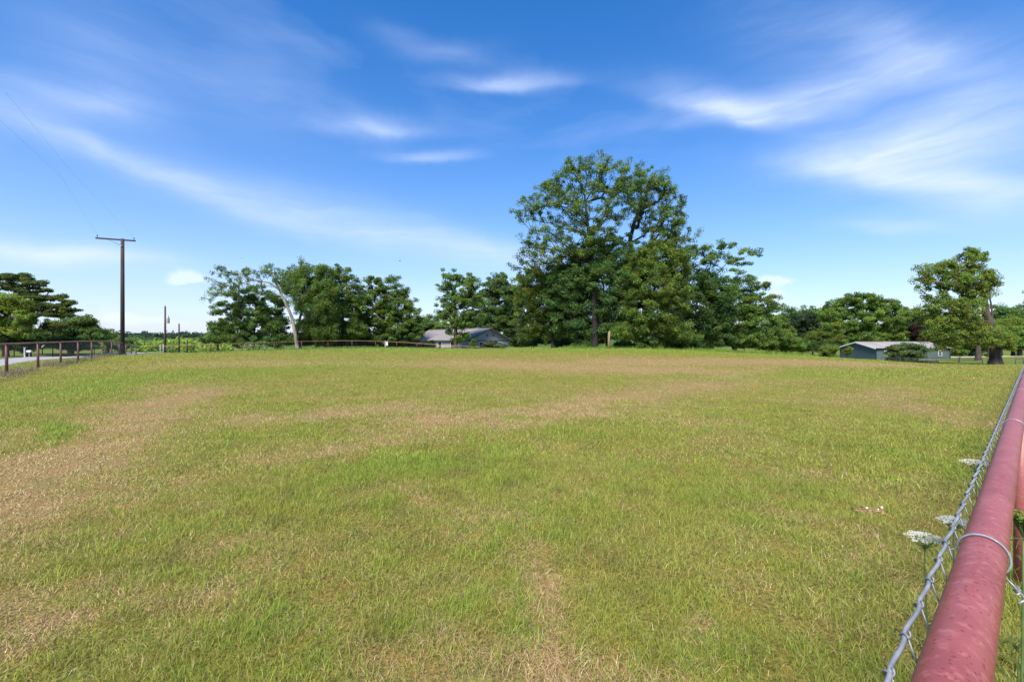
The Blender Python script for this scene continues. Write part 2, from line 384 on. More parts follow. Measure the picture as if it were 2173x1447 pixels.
def build_grass():
    Vs, Qs, Ts, Cs, n0 = [], [], [], [], 0
    def push(r):
        nonlocal n0
        V,Q,T,C = r
        Vs.append(V); Qs.append(Q+n0); Ts.append(T+n0); Cs.append(C); n0 += len(V)
    # band: r0, r1, tufts per m2, blades per tuft, tuft radius, length, width
    for (r0,r1,dens,nb,tr,L0,w0) in ((1.15,3.2,1500,12,.042,.062,.0032),(3.2,6.5,1050,11,.048,.060,.0042),(6.5,13,400,10,.07,.056,.0080),(13,26,120,9,.13,.052,.017),(26,54,32,8,.26,.06,.034)):
        A = .5*(r1*r1-r0*r0)*R(124)
        n = int(A*dens)
        r = np.sqrt(rng.uniform(r0*r0,r1*r1,n)); a = np.radians(rng.uniform(-62,62,n))
        x, y = r*np.sin(a), r*np.cos(a)
        s, l = straw(x, y)
        cl = fbm(x*5,y*5,71,2)
        keep = (rng.uniform(0,1,n) < np.clip(.45+1.3*(cl-.28)-.2*s,0.25,1)) & (fence_left_off(x,y) < 6.5)
        x, y, s, l, cl = x[keep],y[keep],s[keep],l[keep],cl[keep]
        n = len(x)
        off = (x*FN[0]+y*FN[1])
        wild = (np.abs(off+.05) < .45)          # uncut strip under the near fence
        tl = np.clip(.6+.9*cl+.5*l-.25*s,.4,2)*rng.uniform(.7,1.3,n)*np.where(wild,1.5,1)*np.where(off>.4,1.9,1)
        crest = np.exp(-((y-47)/4.)**2)*(np.abs(x)<30)
        tl = tl*(1+.7*crest)
        tn = .55*fbm(x*1.3,y*1.3,81,3)+.45*fbm(x*5.5,y*5.5,85,3)+.03
        dk = np.clip((fbm(x*3.8,y*3.8,87,3)-.5)*3.2,0,1)      # tired brownish tufts
        k = nb
        X = np.repeat(x,k)+rng.normal(0,tr,n*k); Y = np.repeat(y,k)+rng.normal(0,tr,n*k)
        sr = np.repeat(s,k); lr = np.repeat(l,k); tnr = np.repeat(tn,k); tlr = np.repeat(tl,k)
        isS = rng.uniform(0,1,n*k) < np.clip(sr*1.08+.06,0,.92)
        low = rng.uniform(0,1,n*k) < .38          # short matted blades close to the soil
        u = rng.uniform(0,1,(n*k,1))
        g = C_G1*(1-u)+C_G2*u
        ol = np.clip((tnr-.38)*2.6,0,1)[:,None]*rng.uniform(.2,1,(n*k,1))
        g = g*(1-ol)+C_OL*ol; g = g*(1-lr[:,None]*.6)+C_LU*lr[:,None]*.6
        u2 = rng.uniform(0,1,(n*k,1))**1.4; st = C_ST*(1-u2)+C_BR*u2
        st = np.where(rng.uniform(0,1,(n*k,1)) < .08, np.array([[.6,.5,.32]]), st)
        dkr = np.repeat(dk,k)[:,None]*.5; g = g*(1-dkr)+np.array([.17,.125,.055])*dkr
        c = np.where(isS[:,None], st, g)*rng.uniform(.82,1.2,(n*k,1))
        lean = np.where(isS, rng.uniform(.7,1.5,n*k), rng.uniform(.15,1.15,n*k))
        L = L0*tlr*rng.uniform(.55,1.35,n*k)*np.where(isS,.95,1)
        lean = np.where(low, rng.uniform(.9,1.45,n*k), lean); L = np.where(low, L*.62, L); c = np.where(low[:,None], c*.85, c)
        # long stragglers
        lo = rng.uniform(0,1,n*k) < .012; L = np.where(lo, L*1.7, L)
        push(blades(X,Y,L,np.full(n*k,w0)*rng.uniform(.7,1.3,n*k),lean,c,two=(r1<14)))
    V = np.concatenate(Vs); C = np.concatenate(Cs)
    me = np_mesh('field_grass', V, [np.concatenate(Qs),np.concatenate(Ts)], C)
    o = link('field_grass', me, M['blade'])
    tag(o, 'short mown grass of green and dry blades covering the pasture', 'grass', kind='stuff')
    print('grass verts', len(V))
build_grass()

# tall rank grass and dry weeds along the roadside fence, and unmown grass right of the near fence
def build_weeds():
    Vs,Qs,Ts,Cs,n0 = [],[],[],[],0
    n = 1100
    s = rng.uniform(-6,47,n); o = rng.normal(0,.28,n)
    dens = fbm(s*.5,s*0+3,91,2); keep = rng.uniform(0,1,n) < np.clip(dens*2-.45,.05,1); s, o, dens = s[keep],o[keep],dens[keep]; n = len(s)
    x = -21.1-.559*s-.829*o; y = 19+.829*s-.559*o
    k = 10
    X = np.repeat(x,k)+rng.normal(0,.12,n*k); Y = np.repeat(y,k)+rng.normal(0,.12,n*k)
    dry = np.repeat((fbm(s*.35,s*0+9,95,2) > .45),k)
    dry = np.where(rng.uniform(0,1,n*k)<.25, ~dry, dry)
    c = np.where(dry[:,None], np.array([[.24,.175,.125]])*rng.uniform(.6,1.5,(n*k,1)), np.array([[.15,.20,.05]])*rng.uniform(.7,1.4,(n*k,1)))
    r = blades(X,Y,rng.uniform(.08,.32,n*k),np.full(n*k,.03),rng.uniform(.1,.9,n*k),c,two=False)
    me = np_mesh('weeds', r[0], [r[2]], r[3])
    tag(link('weeds', me, M['blade']), 'dry brown and green weeds along the foot of the roadside fence', 'weeds', kind='stuff')
    # fence-line growth along the back fence
    n = 2400
    t = rng.uniform(0,1,n); bx = np.interp(t,[0,.25,.5,.75,1],[-47,-37,-28.3,-20,-8]); by = np.interp(t,[0,.25,.5,.75,1],[58,57.5,70,71.5,69])
    x = bx+rng.normal(0,.5,n); y = by+rng.normal(0,.5,n)
    k = 7
    X = np.repeat(x,k)+rng.normal(0,.2,n*k); Y = np.repeat(y,k)+rng.normal(0,.2,n*k)
    c = np.array([[.15,.21,.05]])*rng.uniform(.6,1.5,(n*k,1)); c = np.where(rng.uniform(0,1,(n*k,1))<.2, np.array([[.22,.17,.09]]), c)
    r = blades(X,Y,rng.uniform(.15,.5,n*k),np.full(n*k,.07),rng.uniform(.1,.8,n*k),c,two=False)
    n = 1500; x = rng.uniform(5.5,30,n); y = 48+rng.normal(0,1.1,n)-.06*np.clip(x-14,0,20); k = 9
    X = np.repeat(x,k)+rng.normal(0,.18,n*k); Y = np.repeat(y,k)+rng.normal(0,.18,n*k)
    c = np.array([[.15,.24,.035]])*rng.uniform(.6,1.4,(n*k,1))
    r2 = blades(X,Y,rng.uniform(.12,.45,n*k)*np.repeat(.5+fbm(x*.7,y*.7,97,2),k),np.full(n*k,.05),rng.uniform(.1,.8,n*k),c,two=False)
    r = (np.concatenate([r[0],r2[0]]), None, np.concatenate([r[2],r2[2]+len(r[0])]), np.concatenate([r[3],r2[3]]))
    me = np_mesh('tall_grass', r[0], [r[2]], r[3])
    tag(link('tall_grass', me, M['blade']), 'uncut grass along the far pasture fence and at the foot of the crest trees', 'grass', kind='stuff')
build_weeds()

# ------------------------------------------------------------------ trees
def leaf_mesh_arrays(cent, rc, nl, size, col, flat=.65, droop=0., rngl=rng, colvar=.22):
    """diamond leaves round clump centres"""
    n = len(cent); tot = n*nl
    cc = np.repeat(cent, nl, 0)
    d = rngl.normal(0,1,(tot,3)); d /= np.linalg.norm(d,axis=1)[:,None]
    rr = rngl.uniform(0,1,tot)**.45*np.repeat(rc,nl)
    p = cc+d*rr[:,None]*np.array([1,1,flat])
    p[:,2] -= droop*rngl.uniform(0,1,tot)**2
    nrm = rngl.normal(0,1,(tot,3))+np.array([0,-.15,.75])+d*.5; nrm /= np.linalg.norm(nrm,axis=1)[:,None]
    a = rngl.normal(0,1,(tot,3)); a -= nrm*np.sum(a*nrm,1)[:,None]; a /= np.linalg.norm(a,axis=1)[:,None]
    b = np.cross(nrm,a)
    s = size*rngl.uniform(.6,1.35,tot)[:,None]
    V = np.stack([p-a*s*.5, p+b*s*.34, p+a*s*.5, p-b*s*.34],1).reshape(-1,3)
    cv = np.repeat(rngl.normal(1,colvar,n).clip(.5,1.7),nl)*rngl.normal(1,.16,tot).clip(.55,1.6)
    hue = np.repeat(rngl.normal(0,.10,n),nl)+rngl.normal(0,.06,tot)
    c = np.asarray(col)[None,:]*cv[:,None]*np.stack([1+hue,np.ones(tot),1-hue],-1)
    C = np.repeat(c.clip(.004,.6),4,0)
    Q = np.arange(tot*4).reshape(-1,4)
    return V, Q, C

def skeleton(trunk, trad, cent, rg, rmin=.015, wig=.12, stems=(), tap=.6):
    """greedy attach clump centres to the trunk polyline -> nodes, parents, radii"""
    nodes = []; par = []; depth = []
    pts = [np.array(p,float) for p in trunk]
    for i in range(len(pts)-1):
        k = max(2,int(np.linalg.norm(pts[i+1]-pts[i])/.8))
        for j in range(k):
            nodes.append(pts[i]+(pts[i+1]-pts[i])*j/k); par.append(len(nodes)-2); depth.append(0)
    nodes.append(pts[-1]); par.append(len(nodes)-2); depth.append(0)
    nmain = len(nodes)
    for stp in stems:
        sp = [np.array(p,float) for p in stp]
        j = int(np.argmin([np.linalg.norm(q-sp[0]) for q in nodes[:nmain]])); prev = j
        full = [nodes[j]]+sp[1:]
        for i in range(len(full)-1):
            k = max(2,int(np.linalg.norm(full[i+1]-full[i])/.8))
            for q in range(1,k+1):
                nodes.append(full[i]+(full[i+1]-full[i])*q/k); par.append(prev); prev = len(nodes)-1
    ntr = len(nodes)
    top = nodes[nmain-1]; base = nodes[0]
    H = max(top[2]-base[2],.5)
    order = np.argsort([min(np.linalg.norm(c-q) for q in nodes) for c in cent])
    path = [np.linalg.norm(n-base)*.25 for n in nodes]
    NP = np.array(nodes)
    for ci in order:
        c = cent[ci]
        dd = np.linalg.norm(NP-c,axis=1)
        cost = dd+.25*np.array(path)+np.where(NP[:,2] > c[2]-.1, .6+(NP[:,2]-c[2]).clip(0)*.8, 0)
        low = (NP[:,2]-base[2]) < .22*H
        cost = cost+np.where(low,3.,0)
        j = int(np.argmin(cost))
        L = dd[j]; seg_n = max(1,int(L/1.1))
        prev = j; a = NP[j]
        for q in range(1,seg_n+1):
            t = q/seg_n
            pt = a+(c-a)*t
            if q < seg_n: pt = pt+rg.normal(0,wig,3)*min(L,3)*.5+np.array([0,0,.10*L*math.sin(math.pi*t)])
            nodes.append(pt); par.append(prev); path.append(path[prev]+L/seg_n); prev = len(nodes)-1
        NP = np.array(nodes)
    n = len(nodes)
    kids = [[] for _ in range(n)]
    for i in range(n):
        if par[i] >= 0: kids[par[i]].append(i)
    ex = 1.85
    load = np.zeros(n)
    for i in range(n-1,-1,-1):
        if not kids[i]: load[i] = 1
        if par[i] >= 0: load[par[i]] += load[i]
    r = (load/load[0])**(1/ex)*trad
    r[:nmain] *= np.linspace(1,tap,nmain)
    r = np.maximum(r, rmin)
    return NP, par, r, ntr

def limb_mesh(NP, par, r, n=5, base_flare=1.35):
    V = []; Q = []; k = 0
    ang = np.arange(n)*2*np.pi/n; ca, sa = np.cos(ang), np.sin(ang)
    r = r.copy(); r[0] *= base_flare
    for i in range(len(NP)):
        p = par[i]
        if p < 0: continue
        a, b = NP[p], NP[i]; d = b-a; l = np.linalg.norm(d)
        if l < 1e-4: continue
        d = d/l; ref = np.array([0,0,1.]) if abs(d[2]) < .92 else np.array([1.,0,0])
        u = np.cross(d,ref); u /= np.linalg.norm(u); w = np.cross(d,u)
        ra = min(r[p], r[i]*1.5); 
        a2 = a-d*min(ra*.4,.1); b2 = b+d*r[i]*.25
        for c0, rr in ((a2,ra),(b2,r[i])):
            V.append(c0+rr*(ca[:,None]*u+sa[:,None]*w))
        j = np.arange(n); Q.append(np.stack([k+j,k+(j+1)%n,k+n+(j+1)%n,k+n+j],-1)); k += 2*n
    return np.concatenate(V), np.concatenate(Q)

CLD, NLK, LSK = 1.0, 1.8, .78
def sample_lobe(lobe, D, rc, rg):
    """lobe: (cx,cy,rx,ry,dens[,dz]) in photo pixels at depth D -> clump centres"""
    cx, cy, rx, ry, dens = lobe[:5]; dz = lobe[5] if len(lobe) > 5 else 0
    Dd = D+dz
    c = P(cx,cy,Dd); ax, az = rx/F*Dd, ry/F*Dd
    ay = min(max((ax+az)*.5, .7*rc), 5.)
    n = max(2, int(dens*2.0*(ax*az+ax*ay+ay*az)/(rc*rc)*CLD))
    d = rg.normal(0,1,(n,3)); d /= np.linalg.norm(d,axis=1)[:,None]
    rr = rg.uniform(.25,1,n)**.4
    # inset by a part of clump radius so that the outline stays where it was drawn
    rr = np.where(rg.uniform(0,1,n)<.13, rg.uniform(1.05,1.35,n), rr)
    return c+d*rr[:,None]*np.array([max(ax-.55*rc,.15*ax),max(ay-.5*rc,.2),max(az-.45*rc,.15*az)])

def tree(name, label, cat, bx, D, trunk, trad, lobes, col, group=None, leaf=.2, rc=.8, nl=70, bark='bark', flat=.65, droop=0., seed=0, colvar=.22, rmin=.014, base=None, stems=(), tap=.6):
    rg = np.random.default_rng(1000+seed+int(bx*7+D))
    if rc > .47: rc *= .74
    else: nl = int(nl*1.5); leaf *= 1.15
    X = PX(bx,D); zb = g1(X,D) if base is None else base
    root = empty(name, (X,D,zb), label, cat, group)
    tp = [np.array([X,D,zb-.15])]+[P(t[0],t[1],D+(t[2] if len(t)>2 else 0)) for t in trunk]
    cent = np.concatenate([sample_lobe(l,D,rc,rg) for l in lobes])
    gzc = gz(cent[:,0],cent[:,1]); cent[:,2] = np.maximum(cent[:,2], gzc+.25)
    NP, par, r, ntr = skeleton(tp, trad, cent, rg, rmin, stems=[[P(t[0],t[1],D+(t[2] if len(t)>2 else 0)) for t in st] for st in stems], tap=tap)
    V, Q = limb_mesh(NP, par, r, 6)
    o0 = np.array([X,D,zb])
    link('trunk', np_mesh('trunk', V-o0, [Q], None, True), M[bark], root)
    # extra half-clumps along outer branches so leaves follow the wood
    rcs = rc*rg.uniform(.6,1.25,len(cent))
    V, Q, C = leaf_mesh_arrays(cent, rcs, int(nl*NLK), leaf*LSK, col, flat, droop, rg, colvar)
    zg = gz(V[:,0],V[:,1]); V[:,2] = np.maximum(V[:,2], zg+.02)
    link('crown', np_mesh('crown', V-o0, [Q], C), M['leaf'], root)
    return root

GR = np.array([.122,.198,.040]); GD = np.array([.092,.158,.040]); GL = np.array([.165,.235,.042]); GO = np.array([.128,.200,.038]); GB = np.array([.090,.168,.044])

# --- big clump on the crest
tree('tall_tree','tallest tree of the crest clump, black trunk rising through an airy crown','tree',1262,48,
  [(1263,690),(1260,620),(1257,560),(1250,500),(1244,450),(1240,410)],.34,
  [(1205,385,38,42,.42),(1215,352,30,18,.45),(1175,395,22,24,.4),(1255,365,42,38,.42),(1300,372,42,42,.45),(1345,378,34,40,.4),(1160,420,42,36,.38),(1120,455,36,40,.36),(1190,450,60,50,.36),(1255,440,60,55,.4),(1315,430,45,50,.36),
   (1140,505,45,34,.36),(1115,560,34,36,.36),(1100,600,22,22,.3),(1165,535,45,36,.45),(1225,515,50,40,.5),(1275,500,45,30,.5)],
  GR*.9,leaf=.15,rc=.44,nl=30,seed=1,colvar=.3,rmin=.02,flat=.8)
tree('tall_tree','tall open tree with forked bare limbs showing sky, right half of the tall crown','tree',1374,51,
  [(1374,690),(1366,640),(1354,590),(1344,545)],.40,
  [(1385,400,40,42,.4),(1408,392,28,26,.4),(1350,430,32,40,.26),(1425,430,34,40,.38),(1395,460,48,40,.32),(1440,490,26,36,.36),(1440,545,34,24,.45),(1480,530,30,18,.42),(1482,492,12,12,.2),(1330,400,26,30,.3),(1345,490,16,18,.2),(1500,535,26,14,.4),(1395,505,42,26,.5),(1365,455,26,30,.4),(1420,460,36,34,.45),(1440,515,30,24,.5),(1365,385,34,30,.45)],
  GR*.92,leaf=.15,rc=.44,nl=30,seed=2,colvar=.3,rmin=.022,flat=.8)
tree('leafy_tree','dense dark green tree wrapping the black trunk below the airy crown','tree',1290,49.4,
  [(1288,700),(1282,640),(1280,580)],.22,
  [(1262,540,55,40,1.0),(1310,545,45,45,1.),(1230,580,55,50,1.),(1290,600,70,55,1.0),(1200,610,50,50,1.),(1335,600,45,55,1.0),(1250,660,60,45,.9,1),(1205,665,50,40,.9),(1310,665,50,38,1.),(1230,705,50,24,.8,1),(1300,700,45,20,.8,-1),(1235,612,26,22,.6,-1.6),(1284,640,18,26,.5,-1.6),(1258,575,30,20,.8,-1.6),(1282,690,16,16,.4,-1.6)],
  GB*.9,leaf=.2,rc=.75,nl=72,seed=3)
tree('leafy_tree','olive green tree with drooping lower boughs right of the old wooden post','tree',1385,47.5,
  [(1384,705),(1378,660),(1390,610)],.42,
  [(1400,545,50,42,.9),(1440,560,35,38,.8),(1365,560,40,40,.8),(1390,610,65,45,1.),(1430,640,35,45,1.),(1370,650,60,45,1.),(1420,690,45,26,.9),(1350,695,50,24,.9),(1320,705,28,18,.9,-1),(1450,706,34,17,.8,-1),(1395,720,50,14,.4,1)],
  GO*.9,leaf=.2,rc=.72,nl=70,seed=4,bark='bark_mid',droop=.3)
tree('leafy_tree','pale green tree at left edge of the crest clump beside the grey house','tree',1173,52,
  [(1172,705),(1165,660),(1150,620)],.2,
  [(1130,600,38,40,.9),(1118,640,28,50,1.),(1150,640,45,45,1.),(1130,690,36,34,1.),(1170,690,45,28,.9),(1180,610,40,45,.9),(1160,580,40,25,.7),(1185,660,30,45,.9)],
  GL*.78,leaf=.2,rc=.75,nl=70,seed=5,bark='bark_mid')
tree('leafy_tree','darkest dense tree in the crest clump with deep gaps between boughs','tree',1505,53,
  [(1503,700),(1500,650)],.3,
  [(1470,595,42,35,1.1),(1520,615,40,40,1.1),(1485,640,55,45,1.1),(1535,650,30,45,1.),(1500,690,55,35,1.1),(1460,680,30,30,1.),(1520,722,50,16,.9),(1470,728,45,12,.8)],
  GB*.8,leaf=.2,rc=.8,nl=75,seed=6)
tree('leafy_tree','low spreading tree ending the crest clump with flat airy limbs above it','tree',1560,55,
  [(1555,700),(1545,640),(1520,585),(1545,555)],.3,
  [(1545,520,28,16,.4),(1590,535,26,14,.36),(1530,545,40,14,.36),(1572,555,36,12,.28),(1555,572,22,10,.25),(1505,560,25,18,.4),(1575,605,38,26,.6),(1615,608,22,14,.5),(1560,640,50,35,.8),(1605,650,40,32,.8),(1640,632,16,10,.5),(1648,650,22,12,.6),(1570,690,50,35,1.),(1620,690,40,36,1.),(1650,715,28,24,1.),(1590,722,60,20,1.),(1680,728,22,16,1.)],
  GR,leaf=.2,rc=.7,nl=64,seed=7,flat=.6)
tree('shrub','yellow green young tree low between dark clump and far treeline','shrub',1668,56,
  [(1667,735),(1665,725)],.08,[(1655,690,18,22,.8),(1672,712,20,22,.9),(1690,732,20,14,.9),(1640,735,35,12,.9)],GL*.75,leaf=.2,rc=.6,nl=70,seed=8)
# undergrowth under the clump
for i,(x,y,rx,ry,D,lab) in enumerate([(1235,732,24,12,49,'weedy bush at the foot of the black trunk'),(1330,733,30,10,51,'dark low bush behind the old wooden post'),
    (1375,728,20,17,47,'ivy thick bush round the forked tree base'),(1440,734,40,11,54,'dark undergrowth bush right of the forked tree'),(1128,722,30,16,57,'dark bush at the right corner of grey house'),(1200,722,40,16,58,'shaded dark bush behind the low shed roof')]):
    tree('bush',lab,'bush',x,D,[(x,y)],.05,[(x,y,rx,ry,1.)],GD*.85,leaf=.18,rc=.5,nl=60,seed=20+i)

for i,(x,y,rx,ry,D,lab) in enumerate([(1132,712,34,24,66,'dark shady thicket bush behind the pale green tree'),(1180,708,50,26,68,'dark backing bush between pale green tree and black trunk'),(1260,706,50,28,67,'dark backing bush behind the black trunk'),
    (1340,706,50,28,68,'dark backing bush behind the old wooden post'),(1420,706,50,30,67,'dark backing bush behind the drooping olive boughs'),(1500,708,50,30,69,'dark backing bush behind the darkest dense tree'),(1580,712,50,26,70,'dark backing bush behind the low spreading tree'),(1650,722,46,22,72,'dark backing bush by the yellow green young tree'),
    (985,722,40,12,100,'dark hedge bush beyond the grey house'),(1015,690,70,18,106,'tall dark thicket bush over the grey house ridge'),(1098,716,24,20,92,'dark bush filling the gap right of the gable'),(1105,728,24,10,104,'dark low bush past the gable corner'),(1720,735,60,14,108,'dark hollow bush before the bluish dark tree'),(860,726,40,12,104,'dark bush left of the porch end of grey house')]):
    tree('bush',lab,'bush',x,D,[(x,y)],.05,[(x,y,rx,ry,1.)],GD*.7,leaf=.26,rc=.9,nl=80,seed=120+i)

# --- trees round the grey house
tree('tiered_tree','upright tree with tiered boughs standing before the grey house roof','tree',967,74,
  [(967,700),(966,660),(964,625),(968,600)],.38,
  [(960,582,30,14,.5),(985,590,26,14,.5),(1008,603,18,14,.5),(945,607,24,14,.5),(980,615,38,22,.6),(965,640,38,20,.8),(1000,640,28,24,.8),(950,665,28,16,.8),(1000,672,30,18,.8),(975,685,40,14,.8),(955,704,16,8,.5),(985,712,22,10,.7),(968,722,20,7,.5)],
  GR*.95,leaf=.26,rc=.85,nl=62,seed=9,bark='bark_mid')
tree('leafy_tree','dark tree behind the grey house gable','tree',1050,92,
  [(1050,690),(1050,650)],.4,[(1045,610,26,22,.7),(1065,600,24,22,.8),(1030,640,26,30,.9),(1070,640,30,38,1.1),(1050,680,40,30,1.1),(1080,690,26,30,1.1),(1090,640,24,40,1.)],
  GD*.9,leaf=.3,rc=1.1,nl=75,seed=10)
tree('leafy_tree','small round tree behind the left end of the grey house roof','tree',905,112,
  [(905,715),(905,700)],.3,[(895,690,24,18,1.),(918,684,22,16,1.),(930,700,26,16,1.),(880,705,22,16,1.)],GD*1.1,leaf=.35,rc=1.2,nl=75,seed=11)
tree('bush','feathery grey green bush under the gable window of the grey house','bush',1047,72,
  [(1047,735)],.05,[(1042,731,17,10,1.),(1062,735,20,8,1.)],np.array([.085,.115,.055]),leaf=.2,rc=.45,nl=60,seed=12)
tree('bush','small dark conical bush beside the gable window','bush',1007,73,[(1007,735)],.05,[(1006,728,8,10,1.),(1002,736,10,6,1.)],GD,leaf=.2,rc=.4,nl=60,seed=13)
tree('bush','reddish brown bush against the gable wall','bush',1033,74,[(1033,735)],.05,[(1033,733,6,8,1.)],np.array([.09,.045,.03]),leaf=.2,rc=.35,nl=60,seed=14)
tree('bush','grey green bush in front of the dark porch','bush',903,76,[(903,735)],.05,[(900,729,14,8,1.),(914,733,12,6,.9)],np.array([.06,.085,.04]),leaf=.2,rc=.5,nl=60,seed=15)

# --- left centre group
tree('leaning_tree','leaning pale trunked tree with one long sparse bough reaching left','tree',632,69.5,
  [(626,705),(619,672),(607,645),(592,615),(572,600),(540,595),(508,602)],.28,
  [(470,575,26,14,.25),(500,585,30,16,.3),(540,575,34,14,.3),(575,572,26,16,.32),(460,600,24,12,.22),(445,625,16,20,.2),(480,618,30,16,.24),(520,600,30,12,.25),(438,590,8,8,.14),(600,590,26,20,.5),(560,615,30,16,.3)],
  GD*1.15,leaf=.2,rc=.46,nl=18,seed=16,bark='bark_pale',flat=.6,rmin=.02,droop=.5,tap=.34,stems=[[(600,630),(585,600),(575,575)],[(540,595),(510,580),(470,575)]])
tree('weeping_tree','drooping green tree with second pale stem beside the leaning trunk','tree',637,76,
  [(628,712),(640,660),(648,620)],.34,
  [(655,580,40,22,.9),(640,553,10,10,.4),(690,575,24,18,.8),(660,610,45,30,1.),(690,620,34,36,1.1),(665,650,44,30,1.1),(700,660,26,30,1.1),(655,690,34,24,1.),(690,700,34,22,1.),(610,600,20,26,.7),(622,575,22,16,.6)],
  GR*.95,leaf=.24,rc=.9,nl=80,seed=17,bark='bark_pale',droop=1.0)
tree('leafy_tree','dark spreading tree left of the leaning trunk with fine bare twigs on top','tree',535,73,
  [(540,700),(535,660),(525,640)],.3,
  [(505,625,32,22,.4),(545,625,34,24,.5),(480,650,34,18,.36),(470,665,26,12,.3),(535,660,44,26,.8),(575,650,34,30,.8),(500,690,36,22,1.),(560,690,40,26,1.1),(465,695,24,14,.9),(470,715,30,16,1.),(520,720,44,18,1.1),(590,720,40,20,1.1),(590,690,24,26,1.)],
  GD*1.05,leaf=.26,rc=.85,nl=66,seed=18)
tree('leafy_tree','round headed tree just right of the drooping tree','tree',728,80,
  [(728,700),(728,650)],.4,
  [(725,580,28,18,.6),(745,600,26,22,.6),(712,600,20,22,.7),(735,635,34,28,.9),(755,640,22,30,.9),(730,675,38,26,1.1),(720,705,44,20,1.),(755,700,30,26,1.1),(700,715,34,16,1.)],
  GR*.95,leaf=.27,rc=.95,nl=70,seed=19)
tree('leafy_tree','broad dark tree with knobbly crown left of the grey house','tree',818,84,
  [(815,700),(815,650)],.5,
  [(790,598,22,16,.6),(820,602,32,20,.7),(770,612,12,12,.4),(850,622,22,20,.7),(800,635,40,26,.9),(845,650,36,28,1.),(870,672,24,22,.8),(800,675,44,28,1.1),(850,690,40,26,1.1),(880,700,22,18,1.),(815,715,44,18,1.1),(770,690,26,34,1.1),(862,715,30,16,1.)],
  GR*.88,leaf=.28,rc=.95,nl=72,seed=21)
tree('leafy_tree','low dark tree at far left end of the centre group','tree',462,85,[(462,715)],.2,[(458,712,26,14,1.),(482,705,22,20,1.),(440,722,14,8,.9)],GD,leaf=.3,rc=.9,nl=70,seed=22)
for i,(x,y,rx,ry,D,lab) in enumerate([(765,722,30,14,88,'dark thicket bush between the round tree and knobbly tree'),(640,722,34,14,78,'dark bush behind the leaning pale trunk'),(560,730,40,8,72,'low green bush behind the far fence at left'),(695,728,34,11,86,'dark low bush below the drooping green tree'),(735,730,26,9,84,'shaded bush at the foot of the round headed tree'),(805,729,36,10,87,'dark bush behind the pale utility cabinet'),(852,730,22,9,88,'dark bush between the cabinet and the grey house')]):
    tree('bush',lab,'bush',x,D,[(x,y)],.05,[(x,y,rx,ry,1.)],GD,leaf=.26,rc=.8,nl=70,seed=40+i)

# --- across the road, left edge
tree('pine_tree','flat topped pine with layered dark needle pads across the road','tree',58,52,
  [(62,695),(70,660),(64,630),(58,605)],.3,
  [(15,588,32,10,.9),(45,590,34,11,.9),(75,602,26,11,.8),(20,608,34,11,.7),(60,616,34,11,.7),(60,635,50,14,.6),(115,657,40,13,.7),(30,650,50,14,.8),(95,616,18,7,.7),(40,628,40,10,.6),(90,632,26,8,.6),(125,630,18,8,.8),(140,642,22,9,.9),(110,648,36,8,.8),(80,650,30,8,.6),(145,658,20,8,.8),(110,668,40,8,.7),(150,668,14,8,.7),(-20,600,30,14,.8)],
  np.array([.085,.122,.03]),leaf=.15,rc=.46,nl=60,seed=23,flat=.4,bark='bark_mid',rmin=.025)
tree('leafy_tree','bright light green tree at left picture edge across the road','tree',12,47,
  [(12,715),(12,680)],.25,[(15,640,36,20,1.),(45,650,26,20,1.),(10,670,50,26,1.),(55,672,20,18,1.),(-30,660,40,40,1.),(20,700,50,20,1.)],
  GL*.95,leaf=.18,rc=.65,nl=85,seed=24)
tree('leafy_tree','dark rounded tree sloping down behind the pine','tree',150,60,
  [(150,720),(150,700)],.3,[(150,690,36,26,1.1),(185,690,24,20,1.1),(120,705,40,22,1.1),(165,712,44,18,1.1),(90,712,36,18,1.1),(205,708,26,18,1.1)],
  GD*1.05,leaf=.22,rc=.8,nl=80,seed=25)
tree('leafy_tree','lower dark tree tapering towards the tall utility pole','tree',228,72,
  [(228,725),(228,715)],.25,[(215,712,24,16,1.1),(240,718,22,13,1.1),(260,724,26,10,1.1),(285,731,20,7,1.),(200,722,30,12,1.1)],
  GD*1.1,leaf=.25,rc=.8,nl=80,seed=26)
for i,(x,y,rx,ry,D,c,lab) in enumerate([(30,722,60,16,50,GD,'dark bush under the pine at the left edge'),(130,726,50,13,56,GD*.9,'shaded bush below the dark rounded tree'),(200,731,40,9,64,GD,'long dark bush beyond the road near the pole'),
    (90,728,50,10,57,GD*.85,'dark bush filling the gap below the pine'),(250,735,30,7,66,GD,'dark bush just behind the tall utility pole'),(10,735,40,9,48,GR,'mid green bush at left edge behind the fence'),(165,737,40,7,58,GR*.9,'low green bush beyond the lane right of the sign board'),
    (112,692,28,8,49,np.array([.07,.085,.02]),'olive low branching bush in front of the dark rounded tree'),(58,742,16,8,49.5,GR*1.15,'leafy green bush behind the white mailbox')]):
    tree('bush',lab,'bush',x,D,[(x,y)],.05,[(x,y,rx,ry,1.)],c,leaf=.18,rc=.55,nl=70,seed=50+i)

